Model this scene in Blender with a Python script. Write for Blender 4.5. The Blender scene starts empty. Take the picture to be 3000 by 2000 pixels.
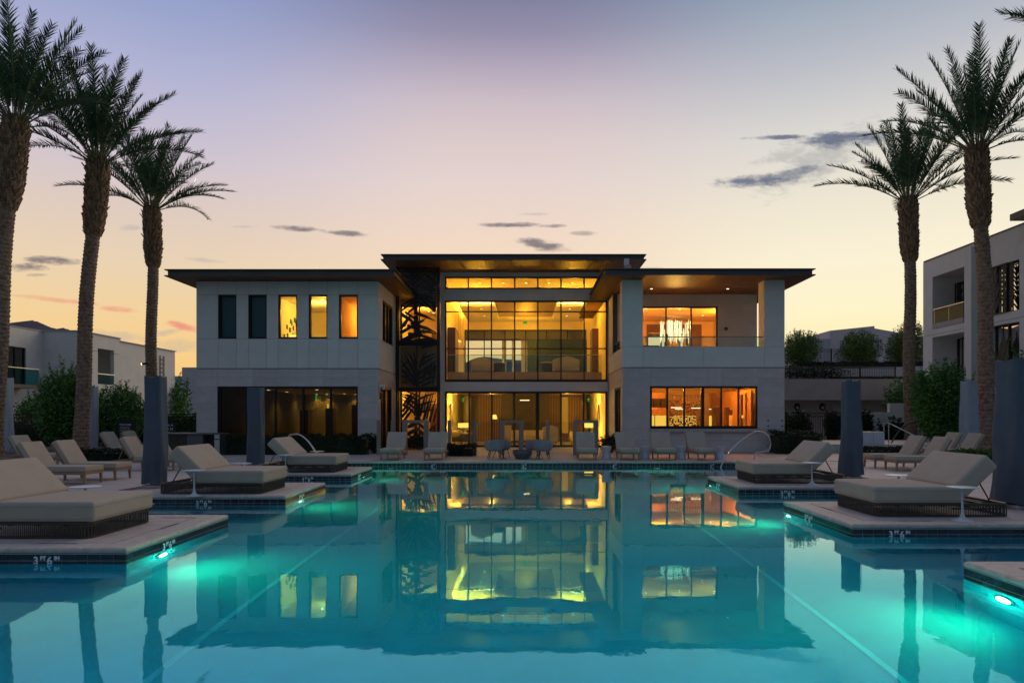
import bpy, bmesh, math, random
from mathutils import Vector, Matrix, Euler
R = math.radians
random.seed(7)
C = bpy.context.scene.collection
SC = bpy.context.scene

# ---------------------------------------------------------------- camera
EYE = 1.55
def PX(px, Y): return (px - 1540.0) / 2000.0 * Y
def PZ(py, Y): return EYE - (py - 1218.0) / 2000.0 * Y

cam_d = bpy.data.cameras.new('camera'); cam = bpy.data.objects.new('camera', cam_d); C.objects.link(cam)
cam.location = (0, 0, EYE); cam.rotation_euler = (R(90), 0, 0)
cam_d.sensor_width = 36; cam_d.lens = 24
cam_d.shift_x = -40 / 3000; cam_d.shift_y = 218 / 3000
cam_d.clip_start = 0.1; cam_d.clip_end = 12000
SC.camera = cam

SC.view_settings.view_transform = 'Standard'
SC.view_settings.look = 'None'
SC.view_settings.exposure = 0.0
SC.view_settings.gamma = 1.0
SC.view_settings.use_curve_mapping = False
SC.render.engine = 'CYCLES'
SC.cycles.use_denoising = True
SC.cycles.max_bounces = 10
SC.cycles.diffuse_bounces = 4
SC.cycles.glossy_bounces = 5
SC.cycles.transmission_bounces = 8
SC.cycles.transparent_max_bounces = 16
SC.cycles.sample_clamp_indirect = 60.0
SC.cycles.blur_glossy = 0.3

# ---------------------------------------------------------------- node helpers
def s2l(c):
    f = lambda v: (v / 255) / 12.92 if v / 255 <= 0.04045 else ((v / 255 + 0.055) / 1.055) ** 2.4
    return (f(c[0]), f(c[1]), f(c[2]), 1)

class NT:
    def __init__(s, nt): s.nt = nt
    def n(s, typ, **kw):
        nd = s.nt.nodes.new(typ)
        for k, v in kw.items():
            if k in nd.inputs.keys(): nd.inputs[k].default_value = v
            else: setattr(nd, k, v)
        return nd
    def l(s, a, b): s.nt.links.new(a, b)
    def m(s, op, a, b=None, clamp=False):
        nd = s.nt.nodes.new('ShaderNodeMath'); nd.operation = op; nd.use_clamp = clamp
        for i, v in enumerate((a, b)):
            if v is None: continue
            if isinstance(v, (int, float)): nd.inputs[i].default_value = v
            else: s.l(v, nd.inputs[i])
        return nd.outputs[0]
    def mix(s, f, a, b):
        nd = s.nt.nodes.new('ShaderNodeMix'); nd.data_type = 'RGBA'
        for key, v in ((0, f), (6, a), (7, b)):
            if isinstance(v, (int, float)): nd.inputs[key].default_value = v
            elif isinstance(v, tuple): nd.inputs[key].default_value = v
            else: s.l(v, nd.inputs[key])
        return nd.outputs[2]
    def ramp(s, f, stops, interp='LINEAR'):
        nd = s.nt.nodes.new('ShaderNodeValToRGB'); cr = nd.color_ramp; cr.interpolation = interp
        while len(cr.elements) > 1: cr.elements.remove(cr.elements[-1])
        for i, (p, c) in enumerate(stops):
            e = cr.elements[0] if i == 0 else cr.elements.new(p)
            e.position = p; e.color = c
        s.l(f, nd.inputs[0]); return nd.outputs[0]

# ---------------------------------------------------------------- dusk sky
W = bpy.data.worlds.new('World'); SC.world = W; W.use_nodes = True
W.node_tree.nodes.clear()
t = NT(W.node_tree)
tc = t.n('ShaderNodeTexCoord'); sep = t.n('ShaderNodeSeparateXYZ'); t.l(tc.outputs['Generated'], sep.inputs[0])
dx, dy, dz = sep.outputs
hz = t.m('SQRT', t.m('ADD', t.m('MULTIPLY', dx, dx), t.m('MULTIPLY', dy, dy)))
el = t.m('MAXIMUM', dz, 0.0)
rampR = [(0, (252, 214, 140)), (.08, (254, 234, 172)), (.135, (254, 243, 200)), (.2, (251, 241, 212)), (.27, (240, 231, 210)), (.36, (218, 215, 210)), (.43, (186, 189, 198)), (.52, (136, 156, 178)), (.68, (122, 134, 164)), (1, (112, 122, 152))]
rampC = [(0, (250, 198, 120)), (.09, (250, 212, 145)), (.15, (248, 222, 180)), (.25, (241, 216, 196)), (.32, (230, 211, 206)), (.379, (219, 201, 202)), (.417, (205, 190, 198)), (.454, (180, 168, 187)), (.488, (150, 144, 170)), (.52, (130, 130, 160)), (.68, (122, 128, 160)), (1, (112, 122, 152))]
rampL = [(0, (246, 190, 110)), (.08, (249, 206, 136)), (.133, (242, 209, 156)), (.19, (234, 210, 178)), (.25, (224, 204, 190)), (.32, (207, 196, 208)), (.40, (180, 181, 212)), (.46, (156, 166, 205)), (.54, (128, 148, 198)), (.68, (120, 136, 176)), (1, (112, 122, 152))]
rampB = [(0, (84, 98, 108)), (.06, (96, 112, 124)), (.15, (104, 122, 136)), (.3, (106, 124, 140)), (.5, (106, 122, 144)), (.75, (110, 122, 150)), (1, (112, 122, 152))]
mk = lambda r: t.ramp(el, [(p, s2l(c)) for p, c in r])
cR, cC, cL, cB = mk(rampR), mk(rampC), mk(rampL), mk(rampB)
az = t.m('DIVIDE', dx, t.m('MAXIMUM', hz, 0.001))            # sine of the azimuth, right positive
def smooth(v, a, b):
    mr = t.n('ShaderNodeMapRange', interpolation_type='SMOOTHSTEP')
    t.l(v, mr.inputs[0]); mr.inputs[1].default_value = a; mr.inputs[2].default_value = b
    return mr.outputs[0]
front = t.mix(smooth(az, 0.0, 0.40), t.mix(smooth(az, -0.48, -0.08), cL, cC), cR)
fw = smooth(t.m('DIVIDE', dy, t.m('MAXIMUM', hz, 0.001)), -0.55, 0.75)
sky = t.mix(fw, cB, front)
# a real Nishita twilight sky adds its own faint blue scattering on top
nish = t.n('ShaderNodeTexSky', sky_type='NISHITA', sun_disc=False, sun_elevation=R(-4.0), sun_rotation=R(25.0))
# clouds: torn streaks low in the west
den = t.m('MAXIMUM', dy, 0.02)
gu = t.m('DIVIDE', dx, den); gv = t.m('DIVIDE', dz, den)
isf = t.m('GREATER_THAN', dy, 0.05)
cmb = t.n('ShaderNodeCombineXYZ'); t.l(gu, cmb.inputs[0]); t.l(t.m('MULTIPLY', gv, 2.6), cmb.inputs[1])
nz = t.n('ShaderNodeTexNoise', Scale=26.0, Detail=9.0, Roughness=0.62); t.l(cmb.outputs[0], nz.inputs['Vector'])
nzf = t.n('ShaderNodeTexNoise', Scale=90.0, Detail=6.0, Roughness=0.6); t.l(cmb.outputs[0], nzf.inputs['Vector'])
nval = t.m('ADD', t.m('MULTIPLY', nz.outputs[0], 0.75), t.m('MULTIPLY', nzf.outputs[0], 0.25))
def cloud(px, py, w, h, tilt=0.0, amp=3.2, gain=1.0):
    cx, cy = (px - 1540) / 2000, (1218 - py) / 2000
    u = t.m('SUBTRACT', gu, cx); v = t.m('SUBTRACT', gv, cy)
    c, s = math.cos(R(tilt)), math.sin(R(tilt))
    a = t.m('ADD', t.m('MULTIPLY', u, c * 2000 / w), t.m('MULTIPLY', v, s * 2000 / w))
    b = t.m('ADD', t.m('MULTIPLY', v, c * 2000 / h), t.m('MULTIPLY', u, -s * 2000 / h))
    r2 = t.m('ADD', t.m('MULTIPLY', a, a), t.m('MULTIPLY', b, b))
    k = t.m('ADD', t.m('SUBTRACT', 1.0, r2), t.m('MULTIPLY', t.m('SUBTRACT', nval, 0.5), amp))
    return t.m('MULTIPLY', smooth(k, 0.05, 1.15), gain)
def total(lst):
    o = lst[0]
    for x in lst[1:]: o = t.m('MAXIMUM', o, x)
    return t.m('MULTIPLY', o, isf, clamp=True)
dark = total([cloud(2470, 408, 190, 30, 3), cloud(2290, 402, 130, 9, 2), cloud(2215, 530, 150, 24, 4), cloud(2310, 512, 130, 20, 14, gain=.8),
              cloud(855, 669, 88, 11, -3), cloud(1008, 683, 82, 11, -4), cloud(1500, 658, 110, 10, 0), cloud(1620, 662, 60, 7, 0, gain=.8),
              cloud(1590, 718, 95, 22, -10), cloud(1710, 684, 55, 9, 0, gain=.6), cloud(160, 763, 115, 15, -3), cloud(70, 783, 75, 18, -2), cloud(110, 805, 40, 6, 0, gain=.5)])
wisp = total([cloud(2400, 470, 240, 62, 30, amp=3.8, gain=.62), cloud(2330, 440, 150, 30, 20, amp=4.2, gain=.5), cloud(380, 666, 45, 12, 0, gain=.45), cloud(600, 762, 75, 8, -5, gain=.4),
              cloud(720, 664, 45, 6, 0, gain=.5), cloud(1900, 788, 60, 8, 0, gain=.4), cloud(330, 985, 150, 22, -4, gain=.4), cloud(480, 975, 60, 12, 8, gain=.5),
              cloud(1560, 628, 60, 6, 0, gain=.35), cloud(540, 1010, 120, 26, 0, gain=.35)])
pink = total([cloud(345, 905, 60, 12, -4, gain=.75), cloud(180, 880, 130, 9, -6, gain=.6), cloud(535, 955, 60, 15, -16, gain=.95), cloud(90, 868, 70, 6, -4, gain=.4)])
sky = t.mix(wisp, sky, s2l((168, 168, 170)))
sky = t.mix(t.m('MULTIPLY', dark, .9), sky, t.mix(smooth(az, 0.05, .3), s2l((120, 112, 118)), s2l((96, 106, 130))))
sky = t.mix(pink, sky, s2l((236, 150, 128)))
low = smooth(dz, -0.02, 0.0)                                     # below the horizon: dim ground
sky = t.mix(low, s2l((60, 58, 62)), sky)
bg1 = t.n('ShaderNodeBackground', Strength=1.0); t.l(sky, bg1.inputs[0])
bg2 = t.n('ShaderNodeBackground', Strength=0.05); t.l(nish.outputs[0], bg2.inputs[0])
ad = t.n('ShaderNodeAddShader'); t.l(bg1.outputs[0], ad.inputs[0]); t.l(bg2.outputs[0], ad.inputs[1])
wo = t.n('ShaderNodeOutputWorld'); t.l(ad.outputs[0], wo.inputs[0])

# ---------------------------------------------------------------- afterglow, sun already set behind the house to the right
sd = bpy.data.lights.new('sun', 'SUN'); sd.energy = 0.80; sd.angle = R(45); sd.cycles.use_multiple_importance_sampling = False; sd.color = (1.0, 0.74, 0.50)
so = bpy.data.objects.new('sun', sd); C.objects.link(so)
so.rotation_euler = Vector((-0.38, -0.78, -0.50)).to_track_quat('-Z', 'Y').to_euler()

# ---------------------------------------------------------------- materials
MATS = {}
def mat(name, col, rough=0.6, metal=0.0, var=0.0, vscale=3.0, bump=0.0, bscale=40.0, emit=None, es=0.0, spec=0.5, stretch=None, island=0.0, objvar=0.0, detail=6, col2=None):
    if name in MATS: return MATS[name]
    m = bpy.data.materials.new(name); m.use_nodes = True; nt = m.node_tree; nt.nodes.clear()
    k = NT(nt); p = k.n('ShaderNodeBsdfPrincipled'); o = k.n('ShaderNodeOutputMaterial'); k.l(p.outputs[0], o.inputs[0])
    p.inputs['Roughness'].default_value = rough; p.inputs['Metallic'].default_value = metal
    p.inputs['Specular IOR Level'].default_value = spec
    c4 = (*col, 1)
    if emit:
        p.inputs['Emission Color'].default_value = (*emit, 1); p.inputs['Emission Strength'].default_value = es
    tcn = k.n('ShaderNodeTexCoord'); vec = tcn.outputs['Object']
    if stretch:
        mp = k.n('ShaderNodeMapping'); mp.inputs['Scale'].default_value = stretch; k.l(vec, mp.inputs[0]); vec = mp.outputs[0]
    cur = None
    if var > 0 or col2:
        nz = k.n('ShaderNodeTexNoise', Scale=vscale, Detail=float(detail), Roughness=0.6); k.l(vec, nz.inputs['Vector'])
        lo = tuple(max(0, c * (1 - var)) for c in col) + (1,); hi = tuple(min(1, c * (1 + var)) for c in (col2 or col)) + (1,)
        cur = k.ramp(nz.outputs[0], [(0.3, lo), (0.7, hi)])
    if island > 0 or objvar > 0:
        if island > 0:
            g = k.n('ShaderNodeNewGeometry'); src = g.outputs['Random Per Island']; amt = island
        else:
            g = k.n('ShaderNodeObjectInfo'); src = g.outputs['Random']; amt = objvar
        f = k.m('ADD', k.m('MULTIPLY', src, 2 * amt), 1 - amt)
        vm = k.n('ShaderNodeVectorMath', operation='SCALE')
        if cur is None: vm.inputs[0].default_value = col
        else: k.l(cur, vm.inputs[0])
        k.l(f, vm.inputs['Scale']); cur = vm.outputs[0]
    if cur is None: p.inputs['Base Color'].default_value = c4
    else: k.l(cur, p.inputs['Base Color'])
    if bump > 0:
        nb = k.n('ShaderNodeTexNoise', Scale=bscale, Detail=4.0); k.l(vec, nb.inputs['Vector'])
        b = k.n('ShaderNodeBump', Strength=bump, Distance=0.02); k.l(nb.outputs[0], b.inputs['Height']); k.l(b.outputs[0], p.inputs['Normal'])
    MATS[name] = m; return m

def emitter(name, col, s):
    if name in MATS: return MATS[name]
    m = bpy.data.materials.new(name); m.use_nodes = True; m.node_tree.nodes.clear(); k = NT(m.node_tree)
    e = k.n('ShaderNodeEmission', Strength=s, Color=(*col, 1)); o = k.n('ShaderNodeOutputMaterial'); k.l(e.outputs[0], o.inputs[0])
    MATS[name] = m; return m

def glass_mat(name, tint=(1, 1, 1), ior=1.45, rough=0.0, extra=0.0):
    m = bpy.data.materials.new(name); m.use_nodes = True; m.node_tree.nodes.clear(); k = NT(m.node_tree)
    tr = k.n('ShaderNodeBsdfTransparent', Color=(*tint, 1)); gl = k.n('ShaderNodeBsdfGlossy', Roughness=rough)
    fr = k.n('ShaderNodeFresnel', IOR=ior)
    f = k.m('ADD', fr.outputs[0], extra, clamp=True)
    mx = k.n('ShaderNodeMixShader'); k.l(f, mx.inputs[0]); k.l(tr.outputs[0], mx.inputs[1]); k.l(gl.outputs[0], mx.inputs[2])
    o = k.n('ShaderNodeOutputMaterial'); k.l(mx.outputs[0], o.inputs[0]); MATS[name] = m; return m

M_glass = glass_mat('window_glass', (0.93, 0.95, 0.93), 1.38)
M_glassdark = glass_mat('tinted_glass', (0.52, 0.54, 0.46), 1.36)
M_glassrail = glass_mat('rail_glass', (0.84, 0.92, 0.90), 1.5)
M_stucco = mat('stucco_white', (0.66, 0.645, 0.62), 0.85, var=0.06, vscale=1.3, bump=0.15, bscale=180)
M_panel = mat('facade_panel', (0.68, 0.67, 0.63), 0.8, var=0.05, vscale=1.7, bump=0.12, bscale=220, objvar=0.04)
M_stone = mat('limestone_cladding', (0.55, 0.50, 0.49), 0.75, var=0.12, vscale=2.2, bump=0.1, bscale=90, objvar=0.07)
M_core = mat('wall_core', (0.10, 0.10, 0.10), 0.9, var=0.1)
M_fascia = mat('bronze_fascia', (0.085, 0.075, 0.07), 0.5, 0.3, var=0.12, vscale=1.0, bump=0.05, bscale=60)
M_soffit = mat('cedar_soffit', (0.17, 0.075, 0.036), 0.5, var=0.35, vscale=3.0, stretch=(14, 0.6, 1), objvar=0.16)
M_roof = mat('roof_membrane', (0.35, 0.34, 0.32), 0.9, var=0.1)
M_black = mat('black_metal', (0.008, 0.008, 0.008), 0.45, 0.2, var=0.2, vscale=5)
M_screen = mat('bronze_screen', (0.018, 0.016, 0.016), 0.55, 0.2, var=0.3, vscale=3)
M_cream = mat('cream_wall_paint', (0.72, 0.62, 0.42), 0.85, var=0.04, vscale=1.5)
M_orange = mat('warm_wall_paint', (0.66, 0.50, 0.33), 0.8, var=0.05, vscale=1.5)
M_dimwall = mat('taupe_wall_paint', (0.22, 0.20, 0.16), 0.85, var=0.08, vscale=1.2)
M_ceil = mat('ceiling_paint', (0.72, 0.66, 0.54), 0.9, var=0.03)
M_floorin = mat('interior_stone_floor', (0.36, 0.30, 0.22), 0.25, var=0.12, vscale=2.5)
M_wood = mat('walnut_veneer', (0.11, 0.045, 0.022), 0.45, var=0.35, vscale=4, stretch=(6, 6, 0.7))
M_woodlt = mat('oak_veneer', (0.42, 0.22, 0.09), 0.5, var=0.2, vscale=4, stretch=(6, 6, 0.7))
M_teak = mat('teak', (0.30, 0.19, 0.12), 0.6, var=0.25, vscale=6, stretch=(1.2, 9, 9), bump=0.1, bscale=60)
M_cush = mat('outdoor_cushion_fabric', (0.45, 0.385, 0.31), 0.95, var=0.05, vscale=4, bump=0.35, bscale=420, spec=0.2, objvar=0.03)
M_pipe = mat('cushion_piping', (0.40, 0.37, 0.34), 0.95, var=0.05)
M_rope = mat('taupe_rope', (0.07, 0.062, 0.054), 0.85, var=0.25, vscale=12, bump=0.4, bscale=150)
M_frame = mat('taupe_metal_frame', (0.06, 0.055, 0.05), 0.5, 0.3, var=0.1)
M_umb = mat('blue_grey_umbrella_cover', (0.095, 0.122, 0.155), 0.9, var=0.1, vscale=2.5, bump=0.3, bscale=260, spec=0.2)
M_umbl = mat('pale_blue_umbrella_cover', (0.36, 0.42, 0.50), 0.9, var=0.08, vscale=2.5, bump=0.3, bscale=260, spec=0.2)
M_table = mat('white_powder_coat', (0.50, 0.55, 0.62), 0.4, var=0.05, vscale=5)
M_stool = mat('glazed_white_ceramic', (0.50, 0.53, 0.60), 0.3, var=0.06, vscale=6)
M_steel = mat('brushed_stainless', (0.55, 0.56, 0.57), 0.3, 0.95, var=0.1, vscale=9)
M_coping = mat('limestone_coping', (0.46, 0.41, 0.36), 0.7, var=0.2, vscale=9, bump=0.25, bscale=70, objvar=0.04)
M_paver = mat('travertine_paver', (0.44, 0.385, 0.36), 0.7, var=0.16, vscale=5, bump=0.25, bscale=60, objvar=0.07)
M_joint = mat('dark_joint_filler', (0.09, 0.085, 0.08), 0.9, var=0.1)
M_tile = mat('navy_glass_tile', (0.012, 0.022, 0.035), 0.12, var=0.4, vscale=18, objvar=0.35)
M_grout = mat('pale_grout', (0.42, 0.46, 0.48), 0.9, var=0.1)
M_text = mat('white_inlay', (0.72, 0.76, 0.76), 0.5, var=0.03)
M_plaster = mat('water_tinted_plaster', (0.005, 0.44, 0.60), 0.7, var=0.07, vscale=2.5)  # the water's depth tint is put into the plaster colour
M_stripe = mat('pale_blue_lane_strip', (0.06, 0.66, 0.80), 0.7, var=0.05)
M_soil = mat('garden_soil', (0.07, 0.055, 0.04), 0.95, var=0.3, vscale=6, bump=0.5, bscale=30)
M_ground = mat('decomposed_granite', (0.16, 0.13, 0.10), 0.95, var=0.2, vscale=4, bump=0.3, bscale=30)
M_hill = mat('desert_hill', (0.055, 0.055, 0.075), 0.95, var=0.25, vscale=0.02)
M_conc = mat('retaining_wall_stucco', (0.40, 0.36, 0.35), 0.9, var=0.08, vscale=1.2, bump=0.2, bscale=100)
M_farwall = mat('far_house_stucco', (0.46, 0.44, 0.47), 0.9, var=0.06, vscale=0.8)
M_firebowl = mat('charcoal_cast_concrete', (0.11, 0.115, 0.125), 0.8, var=0.2, vscale=5, bump=0.3, bscale=50)
M_wicker = mat('grey_cord_weave', (0.27, 0.27, 0.285), 0.85, var=0.2, vscale=20, bump=0.5, bscale=120)
M_darkfab = mat('dark_upholstery', (0.05, 0.04, 0.03), 0.9, var=0.15)
M_sofafab = mat('cream_upholstery', (0.55, 0.48, 0.36), 0.95, var=0.06)
M_shade = mat('teal_reflection_blind', (0.020, 0.11, 0.14), 0.8, var=0.05, vscale=1.2)  # teal carries the sky's reflection for the blinds; wall blocks share it
M_silver = mat('hammered_metal_ceiling', (0.42, 0.32, 0.20), 0.55, 0.5, var=0.3, vscale=2.0, stretch=(0.8, 14, 1), bump=0.4, bscale=8)
M_counter = mat('dark_stone_counter', (0.10, 0.09, 0.095), 0.5, var=0.15)
M_post = mat('weathered_timber_post', (0.24, 0.21, 0.19), 0.8, var=0.15, vscale=4, stretch=(5, 5, .6))
M_trunk = mat('palm_trunk_bark', (0.20, 0.125, 0.080), 0.95, var=0.4, vscale=7, bump=0.7, bscale=30, col2=(0.27, 0.19, 0.13))
M_boot = mat('palm_boot_fibre', (0.24, 0.15, 0.085), 0.95, var=0.35, vscale=9, bump=0.6, bscale=30, island=0.45)
M_frond = mat('palm_leaflet', (0.062, 0.125, 0.055), 0.55, var=0.2, vscale=1.5, island=0.35, spec=0.3)
M_rachis = mat('palm_rachis', (0.11, 0.13, 0.055), 0.6, var=0.15)
M_leafA = mat('ficus_leaf', (0.07, 0.19, 0.03), 0.5, var=0.3, vscale=0.9, island=0.45, spec=0.35)
M_leafB = mat('round_shrub_leaf', (0.09, 0.165, 0.03), 0.6, var=0.3, vscale=0.8, island=0.4, spec=0.3)
M_leafC = mat('hedge_leaf', (0.022, 0.038, 0.018), 0.6, var=0.3, vscale=1.5, island=0.45, spec=0.3)
M_bark = mat('shrub_bark', (0.09, 0.07, 0.05), 0.9, var=0.2)

E_cove = emitter('cove_light', (1.0, 0.66, 0.18), 6.0)
E_down = emitter('downlight_lens', (1.0, 0.78, 0.40), 7.0)
E_shade = emitter('lit_lampshade', (1.0, 0.62, 0.10), 1.6)
E_exit = emitter('green_exit_sign', (0.02, 0.85, 0.06), 0.8)
E_rod = emitter('lit_glass_rod', (1.0, 0.80, 0.42), 1.9)
E_strip = emitter('linear_pendant_light', (1.0, 0.70, 0.35), 2.5)
E_back = emitter('backlit_shelf_panel', (1.0, 0.60, 0.08), 1.0)
E_pool = emitter('pool_lamp_lens', (0.80, 1.0, 0.88), 9.0)
E_moon = emitter('moon_surface', (1.0, 0.93, 0.80), 1.0)
E_path = emitter('garden_lamp_lens', (1.0, 0.60, 0.15), 5.0)

# water: a real refracting surface with faint ripples
mw = bpy.data.materials.new('pool_water'); mw.use_nodes = True; mw.node_tree.nodes.clear(); k = NT(mw.node_tree)
g = k.n('ShaderNodeBsdfRefraction', IOR=1.333, Roughness=0.0, Color=(0.92, 0.99, 1.0, 1)); gr = k.n('ShaderNodeBsdfGlossy', Roughness=0.0)
fr = k.n('ShaderNodeFresnel', IOR=1.40); fm = k.m('MULTIPLY', fr.outputs[0], 1.5, clamp=True)
k.l(k.ramp(fr.outputs[0], [(0.10, (0.24, 0.82, 1.0, 1)), (0.30, (0.28, 0.84, 1.0, 1)), (0.46, (0.86, 0.97, 1.0, 1))]), gr.inputs['Color'])
tcw = k.n('ShaderNodeTexCoord'); mpw = k.n('ShaderNodeMapping'); mpw.inputs['Scale'].default_value = (1.0, 0.7, 1.0); k.l(tcw.outputs['Object'], mpw.inputs[0])
n1 = k.n('ShaderNodeTexNoise', Scale=1.3, Detail=2.0, Roughness=0.4); n2 = k.n('ShaderNodeTexNoise', Scale=6.0, Detail=2.0, Roughness=0.5)
k.l(mpw.outputs[0], n1.inputs['Vector']); k.l(mpw.outputs[0], n2.inputs['Vector'])
n3 = k.n('ShaderNodeTexNoise', Scale=17.0, Detail=2.0, Roughness=0.5); k.l(mpw.outputs[0], n3.inputs['Vector'])
hsum = k.m('ADD', k.m('ADD', k.m('MULTIPLY', n1.outputs[0], 0.7), k.m('MULTIPLY', n2.outputs[0], 0.13)), k.m('MULTIPLY', n3.outputs[0], 0.030))
bw = k.n('ShaderNodeBump', Strength=1.0, Distance=0.0032); k.l(hsum, bw.inputs['Height']); k.l(bw.outputs[0], g.inputs['Normal']); k.l(bw.outputs[0], gr.inputs['Normal'])
mxw = k.n('ShaderNodeMixShader'); k.l(fm, mxw.inputs[0]); k.l(g.outputs[0], mxw.inputs[1]); k.l(gr.outputs[0], mxw.inputs[2])
ow = k.n('ShaderNodeOutputMaterial'); k.l(mxw.outputs[0], ow.inputs[0])
M_water = mw

# ---------------------------------------------------------------- mesh helpers
class MB:
    def __init__(s): s.v = []; s.f = []
    def add(s, vs, fs):
        o = len(s.v); s.v += [tuple(v) for v in vs]; s.f += [tuple(i + o for i in f) for f in fs]
    def box(s, x0, x1, y0, y1, z0, z1):
        if x0 > x1: x0, x1 = x1, x0
        if y0 > y1: y0, y1 = y1, y0
        s.add([(x0, y0, z0), (x1, y0, z0), (x1, y1, z0), (x0, y1, z0), (x0, y0, z1), (x1, y0, z1), (x1, y1, z1), (x0, y1, z1)],
              [(0, 3, 2, 1), (4, 5, 6, 7), (0, 1, 5, 4), (1, 2, 6, 5), (2, 3, 7, 6), (3, 0, 4, 7)])
    def hexa(s, bot, top):           # two quads of four points
        s.add(list(bot) + list(top), [(0, 3, 2, 1), (4, 5, 6, 7), (0, 1, 5, 4), (1, 2, 6, 5), (2, 3, 7, 6), (3, 0, 4, 7)])
    def rbox(s, x0, x1, y0, y1, z0, z1, r=0.04, seg=3, M=None, puff=0.0):
        bm = bmesh.new(); bmesh.ops.create_cube(bm, size=1)
        for v in bm.verts: v.co = Vector(((x0 + x1) / 2 + v.co.x * (x1 - x0), (y0 + y1) / 2 + v.co.y * (y1 - y0), (z0 + z1) / 2 + v.co.z * (z1 - z0)))
        if puff:
            bmesh.ops.subdivide_edges(bm, edges=bm.edges[:], cuts=4, use_grid_fill=True)
            cx, cy, cz = (x0 + x1) / 2, (y0 + y1) / 2, (z0 + z1) / 2; hx, hy, hz_ = (x1 - x0) / 2, (y1 - y0) / 2, (z1 - z0) / 2
            for v in bm.verts:
                a, b, c = (v.co.x - cx) / hx, (v.co.y - cy) / hy, (v.co.z - cz) / hz_
                if abs(c) > .99: v.co.z += math.copysign(puff * (1 - a * a) * (1 - b * b), c)
                if abs(a) > .99: v.co.x += math.copysign(puff * .5 * (1 - c * c) * (1 - b ** 4), a)
                if abs(b) > .99: v.co.y += math.copysign(puff * .5 * (1 - c * c) * (1 - a ** 4), b)
            ed = [e for e in bm.edges if e.calc_face_angle(0) > R(50)]
        else: ed = bm.edges[:]
        bmesh.ops.bevel(bm, geom=ed, offset=r, segments=seg, profile=0.6, affect='EDGES', clamp_overlap=True)
        if M: bm.transform(M)
        bm.verts.index_update()
        s.add([v.co[:] for v in bm.verts], [[v.index for v in f.verts] for f in bm.faces]); bm.free()
    def tube(s, pts, r, n=8, r1=None, cap=True):
        pts = [Vector(p) for p in pts]; N = len(pts); rings = []
        up0 = None
        for i, p in enumerate(pts):
            d = (pts[min(i + 1, N - 1)] - pts[max(i - 1, 0)]).normalized()
            if up0 is None:
                a = Vector((0, 0, 1)) if abs(d.z) < 0.9 else Vector((1, 0, 0)); up0 = (a - d * a.dot(d)).normalized()
            else: up0 = (up0 - d * up0.dot(d)).normalized()
            b = d.cross(up0); rr = r if r1 is None else r + (r1 - r) * i / max(1, N - 1)
            rings.append([p + (up0 * math.cos(2 * math.pi * j / n) + b * math.sin(2 * math.pi * j / n)) * rr for j in range(n)])
        vs = [v for q in rings for v in q]; fs = []
        for i in range(N - 1):
            for j in range(n): fs.append((i * n + j, i * n + (j + 1) % n, (i + 1) * n + (j + 1) % n, (i + 1) * n + j))
        if cap: fs.append(tuple(range(n))[::-1]); fs.append(tuple((N - 1) * n + j for j in range(n)))
        s.add(vs, fs)
    def lathe(s, prof, n=24, c=(0, 0, 0), sx=1, sy=1, rot=0):
        vs = []; fs = []; m = len(prof)
        for r_, z in prof:
            for j in range(n):
                a = 2 * math.pi * j / n + rot; vs.append((c[0] + r_ * sx * math.cos(a), c[1] + r_ * sy * math.sin(a), c[2] + z))
        for i in range(m - 1):
            for j in range(n): fs.append((i * n + j, i * n + (j + 1) % n, (i + 1) * n + (j + 1) % n, (i + 1) * n + j))
        fs.append(tuple(range(n))[::-1]); fs.append(tuple((m - 1) * n + j for j in range(n)))
        s.add(vs, fs)
    def prism(s, poly, axis, a, b):   # poly: 2-D points, extruded along axis from a to b
        def p3(u, v, w): return {'y': (u, w, v), 'x': (w, u, v), 'z': (u, v, w)}[axis]
        n = len(poly); vs = [p3(u, v, a) for u, v in poly] + [p3(u, v, b) for u, v in poly]
        s.add(vs, [tuple(range(n)), tuple(range(2 * n - 1, n - 1, -1))] + [(i, i + n, (i + 1) % n + n, (i + 1) % n) for i in range(n)])
    def mesh(s, name, m, smooth=False, off=(0, 0, 0), fix=True):
        me = bpy.data.meshes.new(name)
        me.from_pydata([(v[0] - off[0], v[1] - off[1], v[2] - off[2]) for v in s.v], [], s.f); me.materials.append(m)
        if fix:
            bm = bmesh.new(); bm.from_mesh(me); bmesh.ops.recalc_face_normals(bm, faces=bm.faces[:]); bm.to_mesh(me); bm.free()
        if smooth:
            me.polygons.foreach_set('use_smooth', [True] * len(me.polygons))
            try: me.set_sharp_from_angle(angle=R(40))
            except Exception: pass
        return me
    def build(s, name, m, parent=None, smooth=False, off=None, **kw):
        o = bpy.data.objects.new(name, s.mesh(name, m, smooth, off if off is not None else OFF.get(parent.name if parent else '', (0, 0, 0)), **kw))
        C.objects.link(o)
        if parent: o.parent = parent; OFF[o.name] = OFF.get(parent.name, (0, 0, 0))
        return o
OFF = {}
def put(name, me, loc, parent=None, rot=None):
    o = bpy.data.objects.new(name, me); C.objects.link(o)
    off = OFF.get(parent.name, (0, 0, 0)) if parent else (0, 0, 0)
    o.location = (loc[0] - off[0], loc[1] - off[1], loc[2] - off[2])
    if rot: o.rotation_euler = rot
    if parent: o.parent = parent
    return o
def tag(o, label=None, cat=None, group=None, kind=None):
    if label: o['label'] = label
    if cat: o['category'] = cat
    if group: o['group'] = group
    if kind: o['kind'] = kind
    return o
def thing(name, label, cat, loc=(0, 0, 0), group=None, world=True, rotz=0):
    o = bpy.data.objects.new(name, None); C.objects.link(o); o.location = loc; o.rotation_euler = (0, 0, rotz)
    o.empty_display_size = 0.2
    if world: OFF[o.name] = tuple(loc)        # parts are written in world coordinates
    return tag(o, label, cat, group)
def structure(o): o['kind'] = 'structure'; return o
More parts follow.
